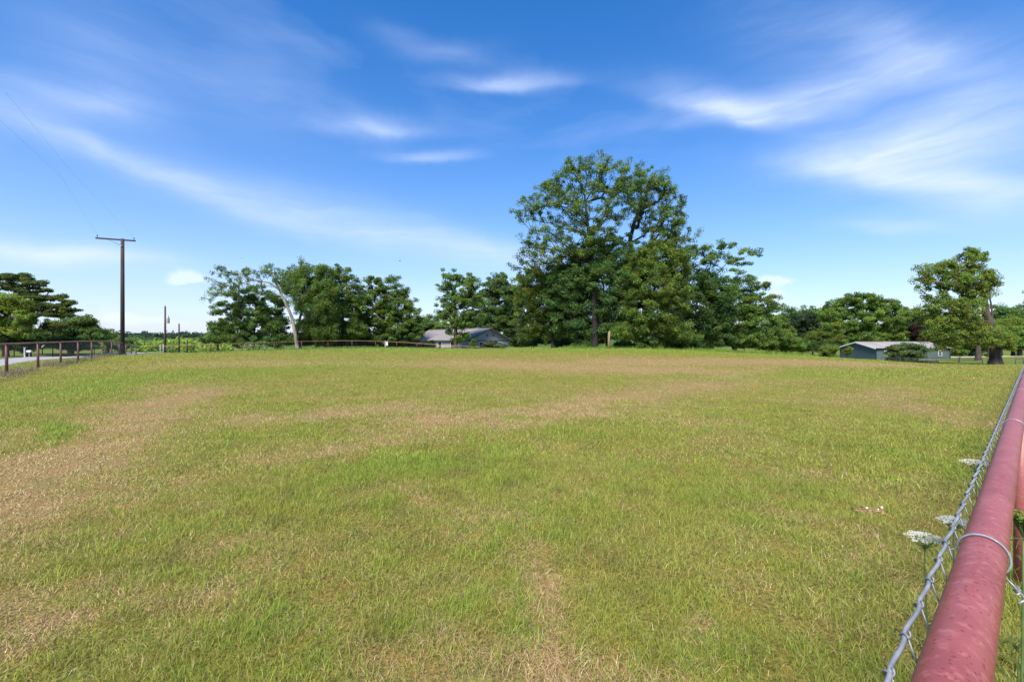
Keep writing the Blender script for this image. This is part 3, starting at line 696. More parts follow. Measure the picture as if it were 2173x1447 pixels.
# --- right side
tree('pecan_tree','light green tree with thick trunk and lopsided crown near the red rail','tree',2113,36,
  [(2112,745),(2110,715),(2107,690),(2104,650),(2096,610),(2080,575)],.40,
  [(2052,545,25.2,23.4,0.56),(2070,555,23.1,26.0,0.56),(2040,570,31.5,23.4,0.56),(2005,568,29.4,20.8,0.5),(1970,575,27.3,19.5,0.43),(1955,595,21.0,15.6,0.34),(1985,600,35.7,23.4,0.5),(2025,600,37.8,26.0,0.62),(2062,595,35.7,28.6,0.62),(2092,592,21.0,23.4,.8),(2103,610,14.7,18.2,.7),(2075,625,27.3,23.4,0.43),(2035,632,35.7,23.4,0.56),(1985,630,29.4,18.2,0.34),(1955,612,12.6,10.4,0.25),(1968,655,25.2,18.2,0.43),(2005,655,35.7,23.4,0.56),(2045,655,37.8,26.0,0.62),(1975,680,29.4,19.5,0.5),(2010,685,37.8,26.0,0.62),(2050,690,33.6,26.0,0.62),(1985,710,29.4,20.8,0.56),(2025,715,39.9,20.8,0.62),(2062,715,25.2,20.8,0.56),(2000,733,25.2,13.0,0.43),(2080,700,16.8,26.0,0.37,1),
   (2100,705,25.2,13.0,.8,-1.4),(2130,720,21.0,15.6,.9,-1),(2098,725,29.4,13.0,.9,-1.4),(2140,735,14.7,10.4,.7,-.6),(2125,702,14.7,11.7,.6)],
  GL*.9,leaf=.125,rc=.40,nl=46,seed=27,flat=.75,bark='bark_mid',rmin=.012,tap=.28,stems=[[(2108,700),(2093,668),(2088,630),(2070,600),(2050,570)]])

# --- a rounder tree group behind
tree('leafy_tree','massive round topped tree with knobbly leaf clusters behind the blue green house','tree',1830,124,
  [(1830,715),(1830,680)],.7,
  [(1800,645,32,22,1.),(1838,640,34,20,1.),(1875,650,34,20,1.),(1905,665,26,22,1.),(1765,665,30,22,1.),(1810,680,44,26,1.1),(1870,685,46,26,1.1),(1920,695,18,26,1.),(1840,712,60,20,1.),(1895,715,30,18,1.),(1785,705,36,26,1.1)],
  GR*1.02,leaf=.42,rc=1.5,nl=90,seed=28,colvar=.3)
tree('leafy_tree','pale green tree lower left of the massive round tree','tree',1752,112,
  [(1752,725)],.35,[(1760,700,26,20,1.),(1740,718,34,18,1.1),(1775,722,26,16,1.),(1725,735,30,10,1.)],GL*.72,leaf=.36,rc=1.2,nl=85,seed=29,colvar=.3)
tree('leafy_tree','bluish dark tree in a hollow right of the crest clump','tree',1700,120,
  [(1700,715)],.4,[(1690,690,26,22,1.),(1712,682,28,22,1.),(1680,715,28,20,1.),(1715,715,30,20,1.)],np.array([.036,.066,.030]),leaf=.4,rc=1.4,nl=85,seed=30,colvar=.3)
for i,(x,y,rx,ry,D,c,lab) in enumerate([(1680,672,30,22,150,GD,'dark far treetop just right of the crest clump'),(1725,668,30,22,158,GD*1.1,'second dark far treetop left of the massive round tree'),(1655,690,30,26,150,GD,'far tree half hidden by the low spreading tree'),
    (1945,675,30,22,160,GD*.9,'dark far tree in the gap left of the pecan'),(1975,680,34,24,170,GD*.95,'far tree behind the pecan crown'),(2020,690,40,24,165,GD,'dark distant tree seen under the pecan boughs'),(2075,690,34,28,150,GD*1.1,'dark distant tree beside the pecan stems'),
    (2125,662,30,20,120,GD*1.15,'dark tall tree behind the pecan at right'),(2160,672,26,22,128,GD,'dark tree beyond the red rail at right picture edge'),(2200,668,34,26,130,GD*1.1,'dark tree just outside the right picture edge')]):
    tree('background_tree',lab,'tree',x,D,[(x,y+10),(x,y)],.3,[(x-rx*.3,y,rx*.7,ry,1.),(x+rx*.35,y+4,rx*.65,ry*.85,1.),(x,y+ry,rx,ry,1.),(x,y+ry*1.9,rx*1.1,ry*.9,1.)],c,group='far trees on the right',leaf=.45,rc=1.6,nl=75,seed=60+i,colvar=.28)
for i,(x,y,rx,ry,D,c,lab) in enumerate([(2100,690,34,16,95,GL*.9,'light green tree right behind the pecan trunk'),(2150,682,26,14,98,GL*1.05,'yellow green tree near the right edge behind the rail'),(2165,712,26,20,96,GR*1.1,'low green tree beyond the pale drive at right'),(2060,715,34,20,100,GR,'green tree behind the lawn left of the pecan trunk')]):
    tree('lawn_tree',lab,'tree',x,D,[(x,735),(x,720)],.35,[(x-rx*.3,y,rx*.7,ry,1.),(x+rx*.3,y+4,rx*.7,ry*.9,1.),(x,y+ry*.9,rx*1.05,ry*.8,1.)],c,leaf=.34,rc=1.1,nl=75,seed=70+i,bark='bark_mid')
tree('lawn_tree','slim trunked tree standing on the lawn left of the pecan','tree',2076,78,[(2076,735),(2075,700)],.45,[(2060,705,30,14,.9),(2090,700,26,16,.9),(2070,690,34,16,.9)],GR,leaf=.3,rc=.9,nl=70,seed=76,bark='bark_mid')
tree('bush','dark reddish bush behind the right end of blue green house','bush',1946,116,[(1946,715)],.1,[(1945,705,16,18,1.),(1952,722,20,12,1.)],np.array([.05,.032,.022]),leaf=.35,rc=1.,nl=70,seed=77)
tree('spreading_shrub','feathery layered shrub in front of the blue green house','shrub',1920,62,
  [(1920,752),(1918,742)],.10,[(1900,738,22,7,.9),(1930,734,26,7,.9),(1955,742,16,7,.9),(1890,750,16,6,.9),(1918,748,34,8,1.),(1945,754,22,8,1.),(1915,762,26,7,.9)],np.array([.105,.155,.05]),leaf=.16,rc=.45,nl=70,seed=78,flat=.65)
tree('bush','light green bush at the left end of blue green house','bush',1762,84,[(1762,750)],.06,[(1755,742,16,11,1.),(1768,740,12,10,1.),(1750,752,16,8,1.)],GL*.85,leaf=.24,rc=.6,nl=75,seed=79)
tree('sapling','thin leafy sapling against the blue green gable wall','sapling',1798,82,[(1797,752),(1797,745)],.04,[(1797,745,9,8,.8),(1804,740,6,5,.6)],GL*.8,leaf=.22,rc=.4,nl=45,seed=80)
tree('sapling','little sapling on the lawn left of the pipe gate','sapling',2036,70,[(2036,750)],.05,[(2030,746,14,5,.9),(2046,748,10,5,.8)],GL*.8,leaf=.2,rc=.4,nl=45,seed=81)

# --- valley and far hill at left
def build_far_wood():
    rg = np.random.default_rng(5)
    # far ridge as terrain
    n = 140; m = 16
    a = np.radians(np.linspace(-80,80,n)); rr = np.linspace(560,1200,m)
    V = []
    for i in range(m):
        for j in range(n):
            t = math.sin(math.pi*min(1,i/7)*.5)
            h = -8+t*(17+3*(vnoise(np.array([j*.11]),np.array([2.]),7)[0]-.5)*2)
            V.append((rr[i]*math.sin(a[j]), rr[i]*math.cos(a[j]), h if i < m-1 else -8))
    Q = np.array([[i*n+j, i*n+j+1, (i+1)*n+j+1, (i+1)*n+j] for i in range(m-1) for j in range(n-1)])
    me = np_mesh('hills', np.array(V), [Q], np.tile(GD*1.1,(len(V),1)), True)
    tag(link('hills', me, M['leaf']), 'low wooded ridge along the horizon', 'hill', kind='structure')
    def mass(name, cen, rad, nl, leaf, colf, label):
        Vs, Qs, Cs, k = [],[],[],0
        for i,(c,r) in enumerate(zip(cen,rad)):
            d = rg.normal(0,1,(nl,3)); d[:,2] = np.abs(d[:,2])*1.0-.25; d /= np.linalg.norm(d,axis=1)[:,None]
            bump = .8+.3*np.sin(d[:,0]*5+i)*np.sin(d[:,2]*6+2*i)
            pts = c+d*(r*bump*rg.uniform(.9,1.05,nl))[:,None]*np.array([1,1,.85])
            v,q,cc = leaf_mesh_arrays(pts, np.full(nl,leaf*.9), 3, leaf, colf(i), .8, 0, rg, .22)
            Vs.append(v); Qs.append(q+k); Cs.append(cc); k += len(v)
        me = np_mesh(name, np.concatenate(Vs), [np.concatenate(Qs)], np.concatenate(Cs))
        tag(link(name, me, M['leaf']), label, 'wood', kind='stuff')
    cen, rad = [], []
    for j in range(330):
        az = R(rg.uniform(-48,-28)) if j < 210 else R(rg.uniform(-75,75)); r = rg.choice([600,660,740,830]); t = math.sin(math.pi*min(1,(r-560)/640*15/7)*.5)
        cen.append((r*math.sin(az), r*math.cos(az), -8+t*17-1+rg.uniform(-1.5,1))); rad.append(rg.uniform(6,10))
    mass('distant_wood', np.array(cen), rad, 70, 2.4, lambda i: np.array([.045,.085,.048])*rg.uniform(.85,1.2), 'dark wooded ridge on the far horizon')
    cen, rad = [], []
    for j in range(120):
        x = rg.uniform(262,470); D = rg.uniform(230,430); X = PX(x,D)
        cen.append((X,D,-6+rg.uniform(1,4.5))); rad.append(rg.uniform(4.5,7.5))
    mass('valley_wood', np.array(cen), rad, 110, 1.3, lambda i: (GL*1.35 if rg.uniform()<.6 else GR*1.1)*rg.uniform(.8,1.25), 'bright green wood filling the valley behind the utility poles')
build_far_wood()

# ------------------------------------------------------------------ near fence (right foreground)
def near_fence():
    off = -.0595; zr = 1.305
    def pt(t, o, z): return np.array([t*FD[0]+o*FN[0], t*FD[1]+o*FN[1], z])
    base = pt(4.6,off,0)
    root = empty('pipe_fence', base, 'near fence of faded red pipe with wire mesh tied to it, right foreground', 'fence')
    T0, T1 = -6., 46.
    zs = lambda t: zr+np.interp(t,[T0,6,20,46],[0,0,-.03,-.25])
    mb = MB(); mb.tube([pt(t,off,zs(t)) for t in np.concatenate([np.linspace(T0,8,40),np.linspace(9,T1,30)])], .030, 40)
    mb.build('rail', M['nearrail'], root, True)
    for t in np.arange(-4.4,46,4.5):
        q = pt(t,off,0); zb = g1(q[0],q[1])
        mb = MB(); mb.tube([(q[0],q[1],zb-.2),(q[0],q[1],zs(t)-.02)], .036, 24)
        mb.build('post', M['nearrail'], root, True)
    # woven mesh on the field side: wavy top wire, line wires, stays with wrapped knots
    om = -.107; zt = zr+.004
    mb = MB()
    ts = np.arange(-.6,14,.0125)
    wav = .0028*np.sin(ts*2*np.pi/.10*1)+.0012*np.sin(ts*31)
    mb.tube([pt(t,om+w*.8,zt+(zs(t)-zr)+w) for t,w in zip(ts,wav)], .0028, 7)
    mb.tube([pt(t,om,zt+(zs(t)-zr)) for t in np.arange(13.9,45,.5)], .003, 5)
    for h in np.arange(.1,1.25,.1):
        mb.tube([pt(t,om+.016-.066*(h-.08)/1.2,zt+(zs(t)-zr)-h) for t in np.concatenate([np.arange(-.6,6,.3),np.arange(6,45,1.5)])], .0014, 4)
    mb.build('wire_mesh', M['galv'], root, True)
    st = MB()
    for t in np.arange(-.55,40,.1):
        q = pt(t,om,0); zb = 0.04+g1(q[0],q[1]); big = t < 8
        z0 = zt+(zs(t)-zr)
        lean = rng.normal(0,.006)
        st.tube([pt(t,om+.002,z0), pt(t+lean*.3,om+.013,z0-.035), pt(t+lean,om+.016,z0-.08), pt(t+lean,om-.05,zb)], .0014 if t < 12 else .0018, 5 if big else 3)
        if big:  # knot wrapped round the top wire
            th = np.linspace(0,2.4*np.pi,14)
            st.tube([pt(t+.0012*k-.007,om+.0044*math.cos(a),z0+.0044*math.sin(a)) for k,a in enumerate(th)], .0016, 5)
    st.build('stay_wire', M['galvdark'], root, True)  # darker zinc on the stays: shade below the rail put into their colour
    # tie wires round rail
    for t0 in (1.15,2.95,4.85,6.8,8.7):
        tw = MB(); th = np.linspace(-.35*np.pi,1.15*np.pi,30)  # from mesh side over the top
        p = [pt(t0,om+.002,zt-.012)]
        for a in np.linspace(np.pi*1.02,-.25*np.pi,26):
            p.append(pt(t0+.012*(a/np.pi-.5), off+.0335*math.cos(a), zs(t0)+.0335*math.sin(a)))
        p += [pt(t0-.01,off+.034,zs(t0)-.034), pt(t0-.02,off+.046,zs(t0)-.044), pt(t0-.034,off+.05,zs(t0)-.046), pt(t0-.042,off+.042,zs(t0)-.052)]
        tw.tube(p, .0019, 7)
        p2 = [pt(t0-.012+.004*k,off+.040+.0035*math.cos(k*1.6),zs(t0)-.040+.0035*math.sin(k*1.6)) for k in range(-5,4)]
        tw.tube(p2, .0017, 6)
        tw.build('tie_wire', M['galv'], root, True)
near_fence()

# ------------------------------------------------------------------ roadside fence (left)
def railing(root, pts, zt, rrail, rpost, m_rail, m_post, posts):
    mb = MB(); mb.tube([(p[0],p[1],z) for p,z in zip(pts,zt)], rrail, 10); mb.build('rail', m_rail, root, True)
    for (x,y,zb,z1) in posts:
        mb = MB(); mb.tube([(x,y,zb-.2),(x,y,z1-.01)], rpost, 12); mb.build('post', m_post, root, True)
def roadside_fence():
    st = 4.3; P0 = np.array([-21.1,19.]); d = np.array([-.559,.829])
    npost = 11
    s = np.arange(-3,npost)*st
    XY = np.array([P0+d*t for t in s])
    depth = XY[:,1]
    zt = np.interp(depth,[8,19,22.5,26,30,33,37,40.4,44,47.5,51,54.6],[1.5,1.55,1.59,1.61,1.655,1.68,1.695,1.66,1.55,1.40,1.22,1.03])
    root = empty('roadside_fence', (XY[3][0],XY[3][1],g1(*XY[3])), 'dark red pipe fence with wire mesh running beside the road at left', 'fence')
    sf = np.linspace(s[0],s[-1],60); XF = np.array([P0+d*t for t in sf]); zf = np.interp(sf,s,zt)
    # smooth the rail
    zf = np.convolve(np.pad(zf,3,mode='edge'),np.ones(7)/7,'valid')
    zp = np.interp(s,sf,zf)
    railing(root, XF, zf, .038, .052, M['redrail'], M['redpipe'], [(XY[i][0],XY[i][1],g1(*XY[i]),zp[i]) for i in range(len(s))])
    mb = MB()
    for h in np.arange(.08,1.2,.10):
        mb.tube([(x+.06*.829,y+.06*.559,z-h) for (x,y),z in zip(XF,zf)], .0016, 3, False)
    for t in np.arange(s[0],s[-1],.1 if True else .2):
        x,y = P0+d*t; z = np.interp(t,sf,zf)
        mb.tube([(x+.06*.829,y+.06*.559,z-.05),(x+.06*.829,y+.06*.559,z-1.2)], .0015, 3, False)
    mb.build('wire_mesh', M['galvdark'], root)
    return XY[-1], zp[-1]
cornerXY, cornerZ = roadside_fence()

def back_fence():
    px = [297,365,446,515,582,640,696,747,797,842,885,925,965,1003,1036,1070,1110]
    Y = np.interp(px,[297,365,446,582,696,797,842,925,1000,1060,1110],[55,56,57,64,70,72,71,69,69,70,71])
    zy = np.interp(px,[297,365,446,515,582,640,696,747,797,842,925,1000,1060,1110],[738,734,731,729,726.3,724.6,723.2,723,723.8,725.5,731,735.5,740,743])
    X = (np.array(px)-CX)/F*Y; Z = CAMZ-(zy-CY)/F*Y
    X[0],Y[0],Z[0] = cornerXY[0],cornerXY[1],cornerZ
    root = empty('pasture_fence', (X[0],Y[0],g1(X[0],Y[0])), 'thin rust red pipe fence crossing behind the pasture below the trees', 'fence')
    t = np.arange(len(px)); tf = np.linspace(0,len(px)-1,80)
    XF = np.stack([np.interp(tf,t,X),np.interp(tf,t,Y)],-1); zf = np.interp(tf,t,Z)
    zf[2:-2] = np.convolve(zf,np.ones(5)/5,'valid')
    zp = np.interp(t,tf,zf)
    railing(root, XF, zf, .033, .045, M['redrail'], M['redpipe'], [(X[i],Y[i],min(g1(X[i],Y[i]),zp[i]-1.1),zp[i]) for i in range(1,len(px))])
    mb = MB()
    for h in np.arange(.15,1.1,.2): mb.tube([(x,y+.06,z-h) for (x,y),z in zip(XF,zf)], .003, 3, False)
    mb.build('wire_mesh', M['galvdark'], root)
back_fence()

# ------------------------------------------------------------------ road and drive (sheets laid over the ground)
def strip(name, pts, w, mat, label, cat, lift=.02):
    pts = np.array(pts,float); n = 120
    t = np.linspace(0,len(pts)-1,n); c = np.stack([np.interp(t,range(len(pts)),pts[:,0]),np.interp(t,range(len(pts)),pts[:,1])],-1)
    T = np.gradient(c,axis=0); T /= np.linalg.norm(T,axis=1)[:,None]; nn = np.stack([-T[:,1],T[:,0]],-1)
    V = []; k = 9
    for j in range(k):
        o = (j/(k-1)-.5)*w
        q = c+nn*o; V.append(np.concatenate([q,(gz(q[:,0],q[:,1])+lift+.03*(1-(2*j/(k-1)-1)**2))[:,None]],1))
    # turned-down edges
    V[0][:,2] -= .05; V[-1][:,2] -= .05
    V = np.concatenate(V)
    Q = np.array([[j*n+i,j*n+i+1,(j+1)*n+i+1,(j+1)*n+i] for j in range(k-1) for i in range(n-1)])[:,::-1]
    o = link(name, np_mesh(name,V,[Q],None,True), mat); tag(o,label,cat,kind='structure')
strip('road', [(-6.8,-15),(-20.3,5),(-31.8,24),(-37.8,33.5),(-45.3,45.5),(-52.5,58),(-61.5,74),(-73,92)], 4.4, M['asphalt'], 'pale asphalt lane beyond the roadside fence', 'road', .06)
strip('drive', [(80,99),(95,97),(110,96),(130,96)], 2.6, M['drive'], 'pale gravel drive across the lawn at right', 'drive', .06)

# ------------------------------------------------------------------ utility poles
def pole(name, label, x, D, ytop, r0, r1, mat, group=None, base=None):
    X = PX(x,D); zb = g1(X,D) if base is None else base; zt = CAMZ-(ytop-CY)/F*D
    root = empty(name, (X,D,zb), label, 'utility pole', group)
    mb = MB(); mb.tube([(X,D,zb-.4),(X,D,zb+(zt-zb)*.5),(X,D,zt)], [r0,(r0+r1)/2,r1], 16); mb.build('shaft', M[mat], root, True)
    return root, X, zb, zt
def insulator(root, p):
    mb = MB(); p = np.array(p)
    mb.tube([p,p+[0,0,.10]], .015, 6)
    mb.tube([p+[0,0,.10],p+[0,0,.13],p+[0,0,.16],p+[0,0,.2],p+[0,0,.24],p+[0,0,.27]], [.05,.065,.045,.055,.05,.02], 10)
    mb.build('insulator', M['ceramic'], root, True)
r, X, zb, zt = pole('utility_pole','tall dark wooden pole with a single crossarm beside the road','%d' and 260,46,507,.19,.15,'pole')
# crossarm: left end nearer / higher in view
aL = np.array(P(218,509,46.0)); aR = np.array(P(301,515,47.2)); ctr = np.array([X,46-.19,zt-.14])
mb = MB(); ax = (aR-aL); Lh = np.linalg.norm(ax)/2; ax /= 2*Lh; ay = np.cross([0,0,1],ax); ay /= np.linalg.norm(ay); az = np.cross(ax,ay)
mid = (aL+aR)/2; mid = mid+ (ctr-mid)*np.array([0,1,0])
mb.box(mid,(Lh,.055,.07),(ax,ay,az)); mb.build('crossarm', M['pole'], r)
for s in (-.55,.55):
    mb = MB(); q = mid+ax*s*1.15; mb.tube([q-az*.03-ay*.06, np.array([X,46-.17,zt-.75])], .018, 6); mb.build('brace', M['darkiron'], r, True)
mb = MB(); mb.box((X,46-.18,zt-.74),(.11,.03,.035)); mb.build('bracket', M['greymetal'], r)
insL = mid-ax*(Lh-.13)+az*.07; insR = mid+ax*(Lh-.13)+az*.07
insulator(r,insL); insulator(r,insR)
def cable(p, pts, label):
    mb = MB(); pts = np.array([p]+pts); t = np.arange(len(pts)); tf = np.linspace(0,len(pts)-1,40)
    mb.tube(np.stack([np.interp(tf,t,pts[:,i]) for i in range(3)],-1), .0024, 5); o = mb.build('power_line', M['cable']); tag(o,label,'cable')
iL = insL+np.array([0,0,.27]); iR = insR+np.array([0,0,.27])
cable(iL,[P(130,375,26.2),P(0,255,18.6),P(-700,60,11.)],'upper thin power line running from the left insulator towards the left edge')
cable(iR,[iR+np.array([.559*26,-.829*26,-1.35]),iR+np.array([.559*36,-.829*36,-1.5])],'lower thin power line running from the right insulator of the tall pole')

r, X, zb, zt = pole('utility_pole','shorter brown pole with a grey transformer can, beyond the corner of the fence',350.5,98,650,.22,.16,'polered')
c = np.array([X+.62,98,CAMZ-(680-CY)/F*98])
mb = MB(); mb.tube([c+[0,0,-.62],c+[0,0,-.58],c+[0,0,.5],c+[0,0,.56],c+[0,0,.6]],[.28,.3,.3,.31,.12],16); mb.box(c+[-.36,0,.3],(.12,.05,.06)); mb.box(c+[-.36,0,-.3],(.12,.05,.06)); mb.build('transformer', M['greymetal'], r, True)
mb = MB(); q = c+[.12,0,.6]; mb.tube([q,q+[0,0,.15],q+[0,0,.3],q+[0,0,.42]],[.05,.09,.07,.03],8); mb.build('bushing', M['ceramic'], r, True)
insulator(r,(X,98,zt))
r, X, zb, zt = pole('utility_pole','thin black bare pole standing in the valley right of the transformer pole',380,116,687,.20,.15,'pole')
mb = MB(); mb.tube([(X,116,zt),(X,116,zt+.08)],[.16,.02],8); mb.build('cap', M['darkiron'], r, True)
# crossarm tips of a pole just past the right edge
r, X, zb, zt = pole('utility_pole','pole past the right edge whose two crossarm tips poke into view',2192,62,612,.17,.14,'pole')
for y,xe in ((621,2169),(643,2170)):
    e = P(xe,y,61.8); e2 = np.array([2*X-e[0],61.8,e[2]])
    mb = MB(); mb.box((e+e2)/2,(abs(e2[0]-e[0])/2,.06,.06)); mb.build('crossarm', M['pole'], r)
    insulator(r,(e[0]+.12,61.8,e[2]+.06)); insulator(r,(e2[0]-.12,61.8,e[2]+.06))

# ------------------------------------------------------------------ houses
def window(root, mount, ex, n, w, h, frame_mat, mull=True, t=.07):
    """mount centre on wall; ex along wall; n outward normal"""
    ex = np.array(ex,float); n = np.array(n,float); up = np.array([0,0,1.])
    c = np.array(mount,float)
    fr = MB()
    ax = (ex,n,up)
    fr.box(c+n*.04+up*(h/2),(w/2+t,.05,t/2+.01),ax); fr.box(c+n*.045-up*(h/2),(w/2+t*1.2,.07,t/2+.01),ax)
    fr.box(c+n*.04+ex*(w/2+t/2),(t/2,.05,h/2-t/2-.013),ax); fr.box(c+n*.04-ex*(w/2+t/2),(t/2,.05,h/2-t/2-.013),ax)
    if mull: fr.box(c+n*.035,(w/2-.003,.03,.03),ax)
    f = fr.build('window', frame_mat, root)
    g = MB(); g.box(c+n*.012,(w/2-.002,.006,h/2-t/2-.014),ax)
    me_o = g.build('pane', M['glass'], None, at=root.location); me_o.parent = f
    return f

def gable_house(root, O, a, w, L, W, zg, ze, zr, mats, eave=.45, rake=.45, seams=.6):
    """O: middle of the near gable at (x,y); a: unit axis into length; w: unit across; W half width"""
    O = np.array(O,float); a3 = np.array([a[0],a[1],0.]); w3 = np.array([w[0],w[1],0.])
    def q(s,t,z): return np.array([O[0],O[1],0])+a3*s+w3*t+np.array([0,0,z])
    # walls
    mb = MB()
    zeav = ze
    pts = [(-W,zg-.6),(W,zg-.6),(W,zeav),(0,zr-.06),(-W,zeav)]
    v = [q(0,t,z) for t,z in pts]+[q(L,t,z) for t,z in pts]
    f = [(0,1,2,3,4),(9,8,7,6,5),(0,5,6,1),(1,6,7,2),(4,9,5,0),(2,7,8,3),(3,8,9,4)]
    mb.add(v,f)
    wall = mb.build('wall', mats['wall'], root)
    # roof: two thick slabs with standing seams
    slope = (zr-zeav)/W
    for sgn in (-1,1):
        rb = MB()
        e = W+eave; zl = zr-slope*e
        th = .10
        A = [q(-rake,0,zr+.06),q(L+rake,0,zr+.06),q(L+rake,sgn*e,zl+.06),q(-rake,sgn*e,zl+.06)]
        B = [p-np.array([0,0,th]) for p in A]
        fs = [(0,1,2,3),(7,6,5,4),(0,4,5,1),(1,5,6,2),(2,6,7,3),(3,7,4,0)]
        if sgn > 0: fs = [g[::-1] for g in fs]
        rb.add(A+B,fs)
        nrm = np.cross(A[1]-A[0],A[3]-A[0]); nrm /= np.linalg.norm(nrm); nrm *= np.sign(nrm[2])
        dn = (A[3]-A[0]); ln = np.linalg.norm(dn); dn /= ln
        for s in np.arange(-rake+.3,L+rake,seams):
            c = q(s,0,zr+.06)+dn*ln*.5
            rb.box(c+nrm*.012,(.02,ln*.495,.016),(a3,dn,nrm))
        rb.build('roof', mats['roof'], root)
    cap = MB(); cap.box(q(L/2,0,zr+.095),(L/2+rake+.02,.13,.03),(a3,w3,(0,0,1))); cap.build('ridge_cap', mats['roof'], root)
    # fascia boards at near gable
    for sgn in (-1,1):
        fb = MB(); p0 = q(-rake-.03,0,zr-.04); p1 = q(-rake-.03,sgn*(W+eave),zr-slope*(W+eave)-.04)
        dv = p1-p0; l = np.linalg.norm(dv); dv /= l; nn = np.cross(dv,a3); nn /= np.linalg.norm(nn)
        fb.box((p0+p1)/2,(l/2,.025,.10),(dv,a3,nn)); fb.build('fascia', mats['fascia'], root)
    return q, wall

# grey house
a = np.array([-.68,.733]); a /= np.linalg.norm(a); w = np.array([a[1],-a[0]]);
O = np.array([PX(1038,81),81.])
zg = -.55; ze = 2.0; zr = CAMZ-(697-CY)/F*81
h1 = empty('grey_house', (O[0],O[1],zg), 'low grey ranch house with metal roof behind the pasture fence', 'house')
q, _ = gable_house(h1, O, a, w, 19., 4.7, zg, ze, zr, dict(wall=M['siding'],roof=M['roofgrey'],fascia=M['trimdark']), .5, .5)
a3 = np.array([a[0],a[1],0]); w3 = np.array([w[0],w[1],0])
mb = MB(); mb.box(q(-.02,0,1.72),(4.69,.03,.09),(w3,a3,(0,0,1))); mb.build('trim_board', M['trimdark'], h1)
mb = MB(); mb.box(q(-.012,0,.55),(4.66,.012,1.07),(w3,a3,(0,0,1))); mb.build('lower_wall', M['sidinglow'], h1)
mb = MB(); mb.box(q(6.2,-4.715,.6),(6.1,.02,1.15),(a3,w3,(0,0,1))); mb.build('side_wall', M['sidinglow'], h1)
mb = MB(); mb.box(q(15.6,-4.72,.6),(3.2,.02,1.15),(a3,w3,(0,0,1))); mb.build('brick_panel', M['brickdark'], h1)
for t in (-.45,.95):
    mb = MB(); mb.box(q(-.02,t,2.72),(.16,.03,.2),(w3,a3,(0,0,1)))
    for k in range(4): mb.box(q(-.055,t,2.58+.09*k),(.14,.012,.018),(w3,a3,(0,0,1)))
    mb.build('vent', M['trimdark'], h1)
window(h1, q(-.024,-1.7,.85), w3, -a3, 1.0, 1.25, M['white'])
window(h1, q(-.024,2.4,.85), w3, -a3, 1.0, 1.25, M['white'])
window(h1, q(4.2,-4.735,.7), a3, -w3, 1.5, 1.5, M['white'])
window(h1, q(8.4,-4.735,.7), a3, -w3, 1.1, 1.6, M['white'])
d = MB(); d.box(q(10.6,-4.75,.45),(.5,.03,1.02),(a3,w3,(0,0,1))); dd = d.build('door', M['trimdark'], h1)
k = MB(); k.box(q(10.25,-4.80,.45),(.04,.03,.06),(a3,w3,(0,0,1))); ko = k.build('handle', M['greymetal'], None, at=h1.location); ko.parent = dd
mb = MB()
mb.add([q(10.,-4.9,2.02),q(14.6,-4.9,2.02),q(14.6,-6.5,1.74),q(10.,-6.5,1.74),q(10.,-4.9,1.93),q(14.6,-4.9,1.93),q(14.6,-6.5,1.65),q(10.,-6.5,1.65)],[(3,2,1,0),(4,5,6,7),(0,1,5,4),(1,2,6,5),(2,3,7,6),(3,0,4,7)])
mb.build('porch_roof', M['roofgrey'], h1)
for s in (10.2,14.4):
    mb = MB(); mb.tube([q(s,-6.3,zg-.3),q(s,-6.3,1.7)],.07,8); mb.build('porch_post', M['trimdark'], h1)

# blue green house
zg = -1.95; ze = CAMZ-(738.5-CY)/F*90; zr = CAMZ-(726-CY)/F*95
h2 = empty('blue_house', (72,95,zg), 'long low blue green house with pale tin roof in the dip at right', 'house')
a = np.array([1.,0]); w = np.array([0,1.])
q, _ = gable_house(h2, (72,95.), a, w, 14.6, 5.0, zg, ze, zr, dict(wall=M['teal'],roof=M['roofbeige'],fascia=M['white']), .35, .35, .5)
ex = np.array([1.,0,0]); ny = np.array([0,-1.,0])
mb = MB(); mb.box(q(7.3,-5.012,(zg+ze)/2-.12),(7.15,.012,(ze-zg)/2-.14),(ex,(0,1,0),(0,0,1))); mb.build('front_wall', M['greenwall'], h2)
for (s,t) in ((-.02,-5.03),(14.6,-5.03),(10.,-5.03)):
    mb = MB(); mb.box(q(s,t,(zg+ze)/2-.1),(.09,.03,(ze-zg)/2-.06),(ex,(0,1,0),(0,0,1))); mb.build('corner_trim', M['tealtrim'], h2)
mb = MB(); mb.box(q(7.3,-5.36,ze-.06),(7.6,.03,.06),(ex,(0,1,0),(0,0,1))); mb.build('gutter', M['tealtrim'], h2)
window(h2, q(1.9,-5.03,-.75), ex, ny, .6, .95, M['white'], True, .055)
window(h2, q(12.6,-5.03,-.75), ex, ny, .6, .95, M['white'], True, .055)
# low shed roof just over the crest
zc = CAMZ-(734.5-CY)/F*72
sh = empty('shed', (PX(1212,72),72,zc-2.3), 'low shed whose grey roof just shows over the crest', 'shed')
gable_house(sh, (PX(1197,72),72.), np.array([1.,0]), np.array([0,1.]), 2.6, 1.3, zc-2.3, zc-.45, zc, dict(wall=M['brickdark'],roof=M['roofgrey'],fascia=M['trimdark']), .2, .2, .4)

# ------------------------------------------------------------------ small things
# wooden post in front of the clump
X = PX(1292,45.5); zb = g1(X,45.5)
mb = MB(); mb.tube([(X-.02,45.5,zb-.3),(X,45.5,zb+.9),(X+.03,45.5,zb+1.72),(X+.03,45.5,zb+1.75)],[.125,.12,.115,.09],12)
tag(mb.build('wooden_post', M['wood'], None, True, at=None),'old pale wooden post standing in front of the crest clump','post')

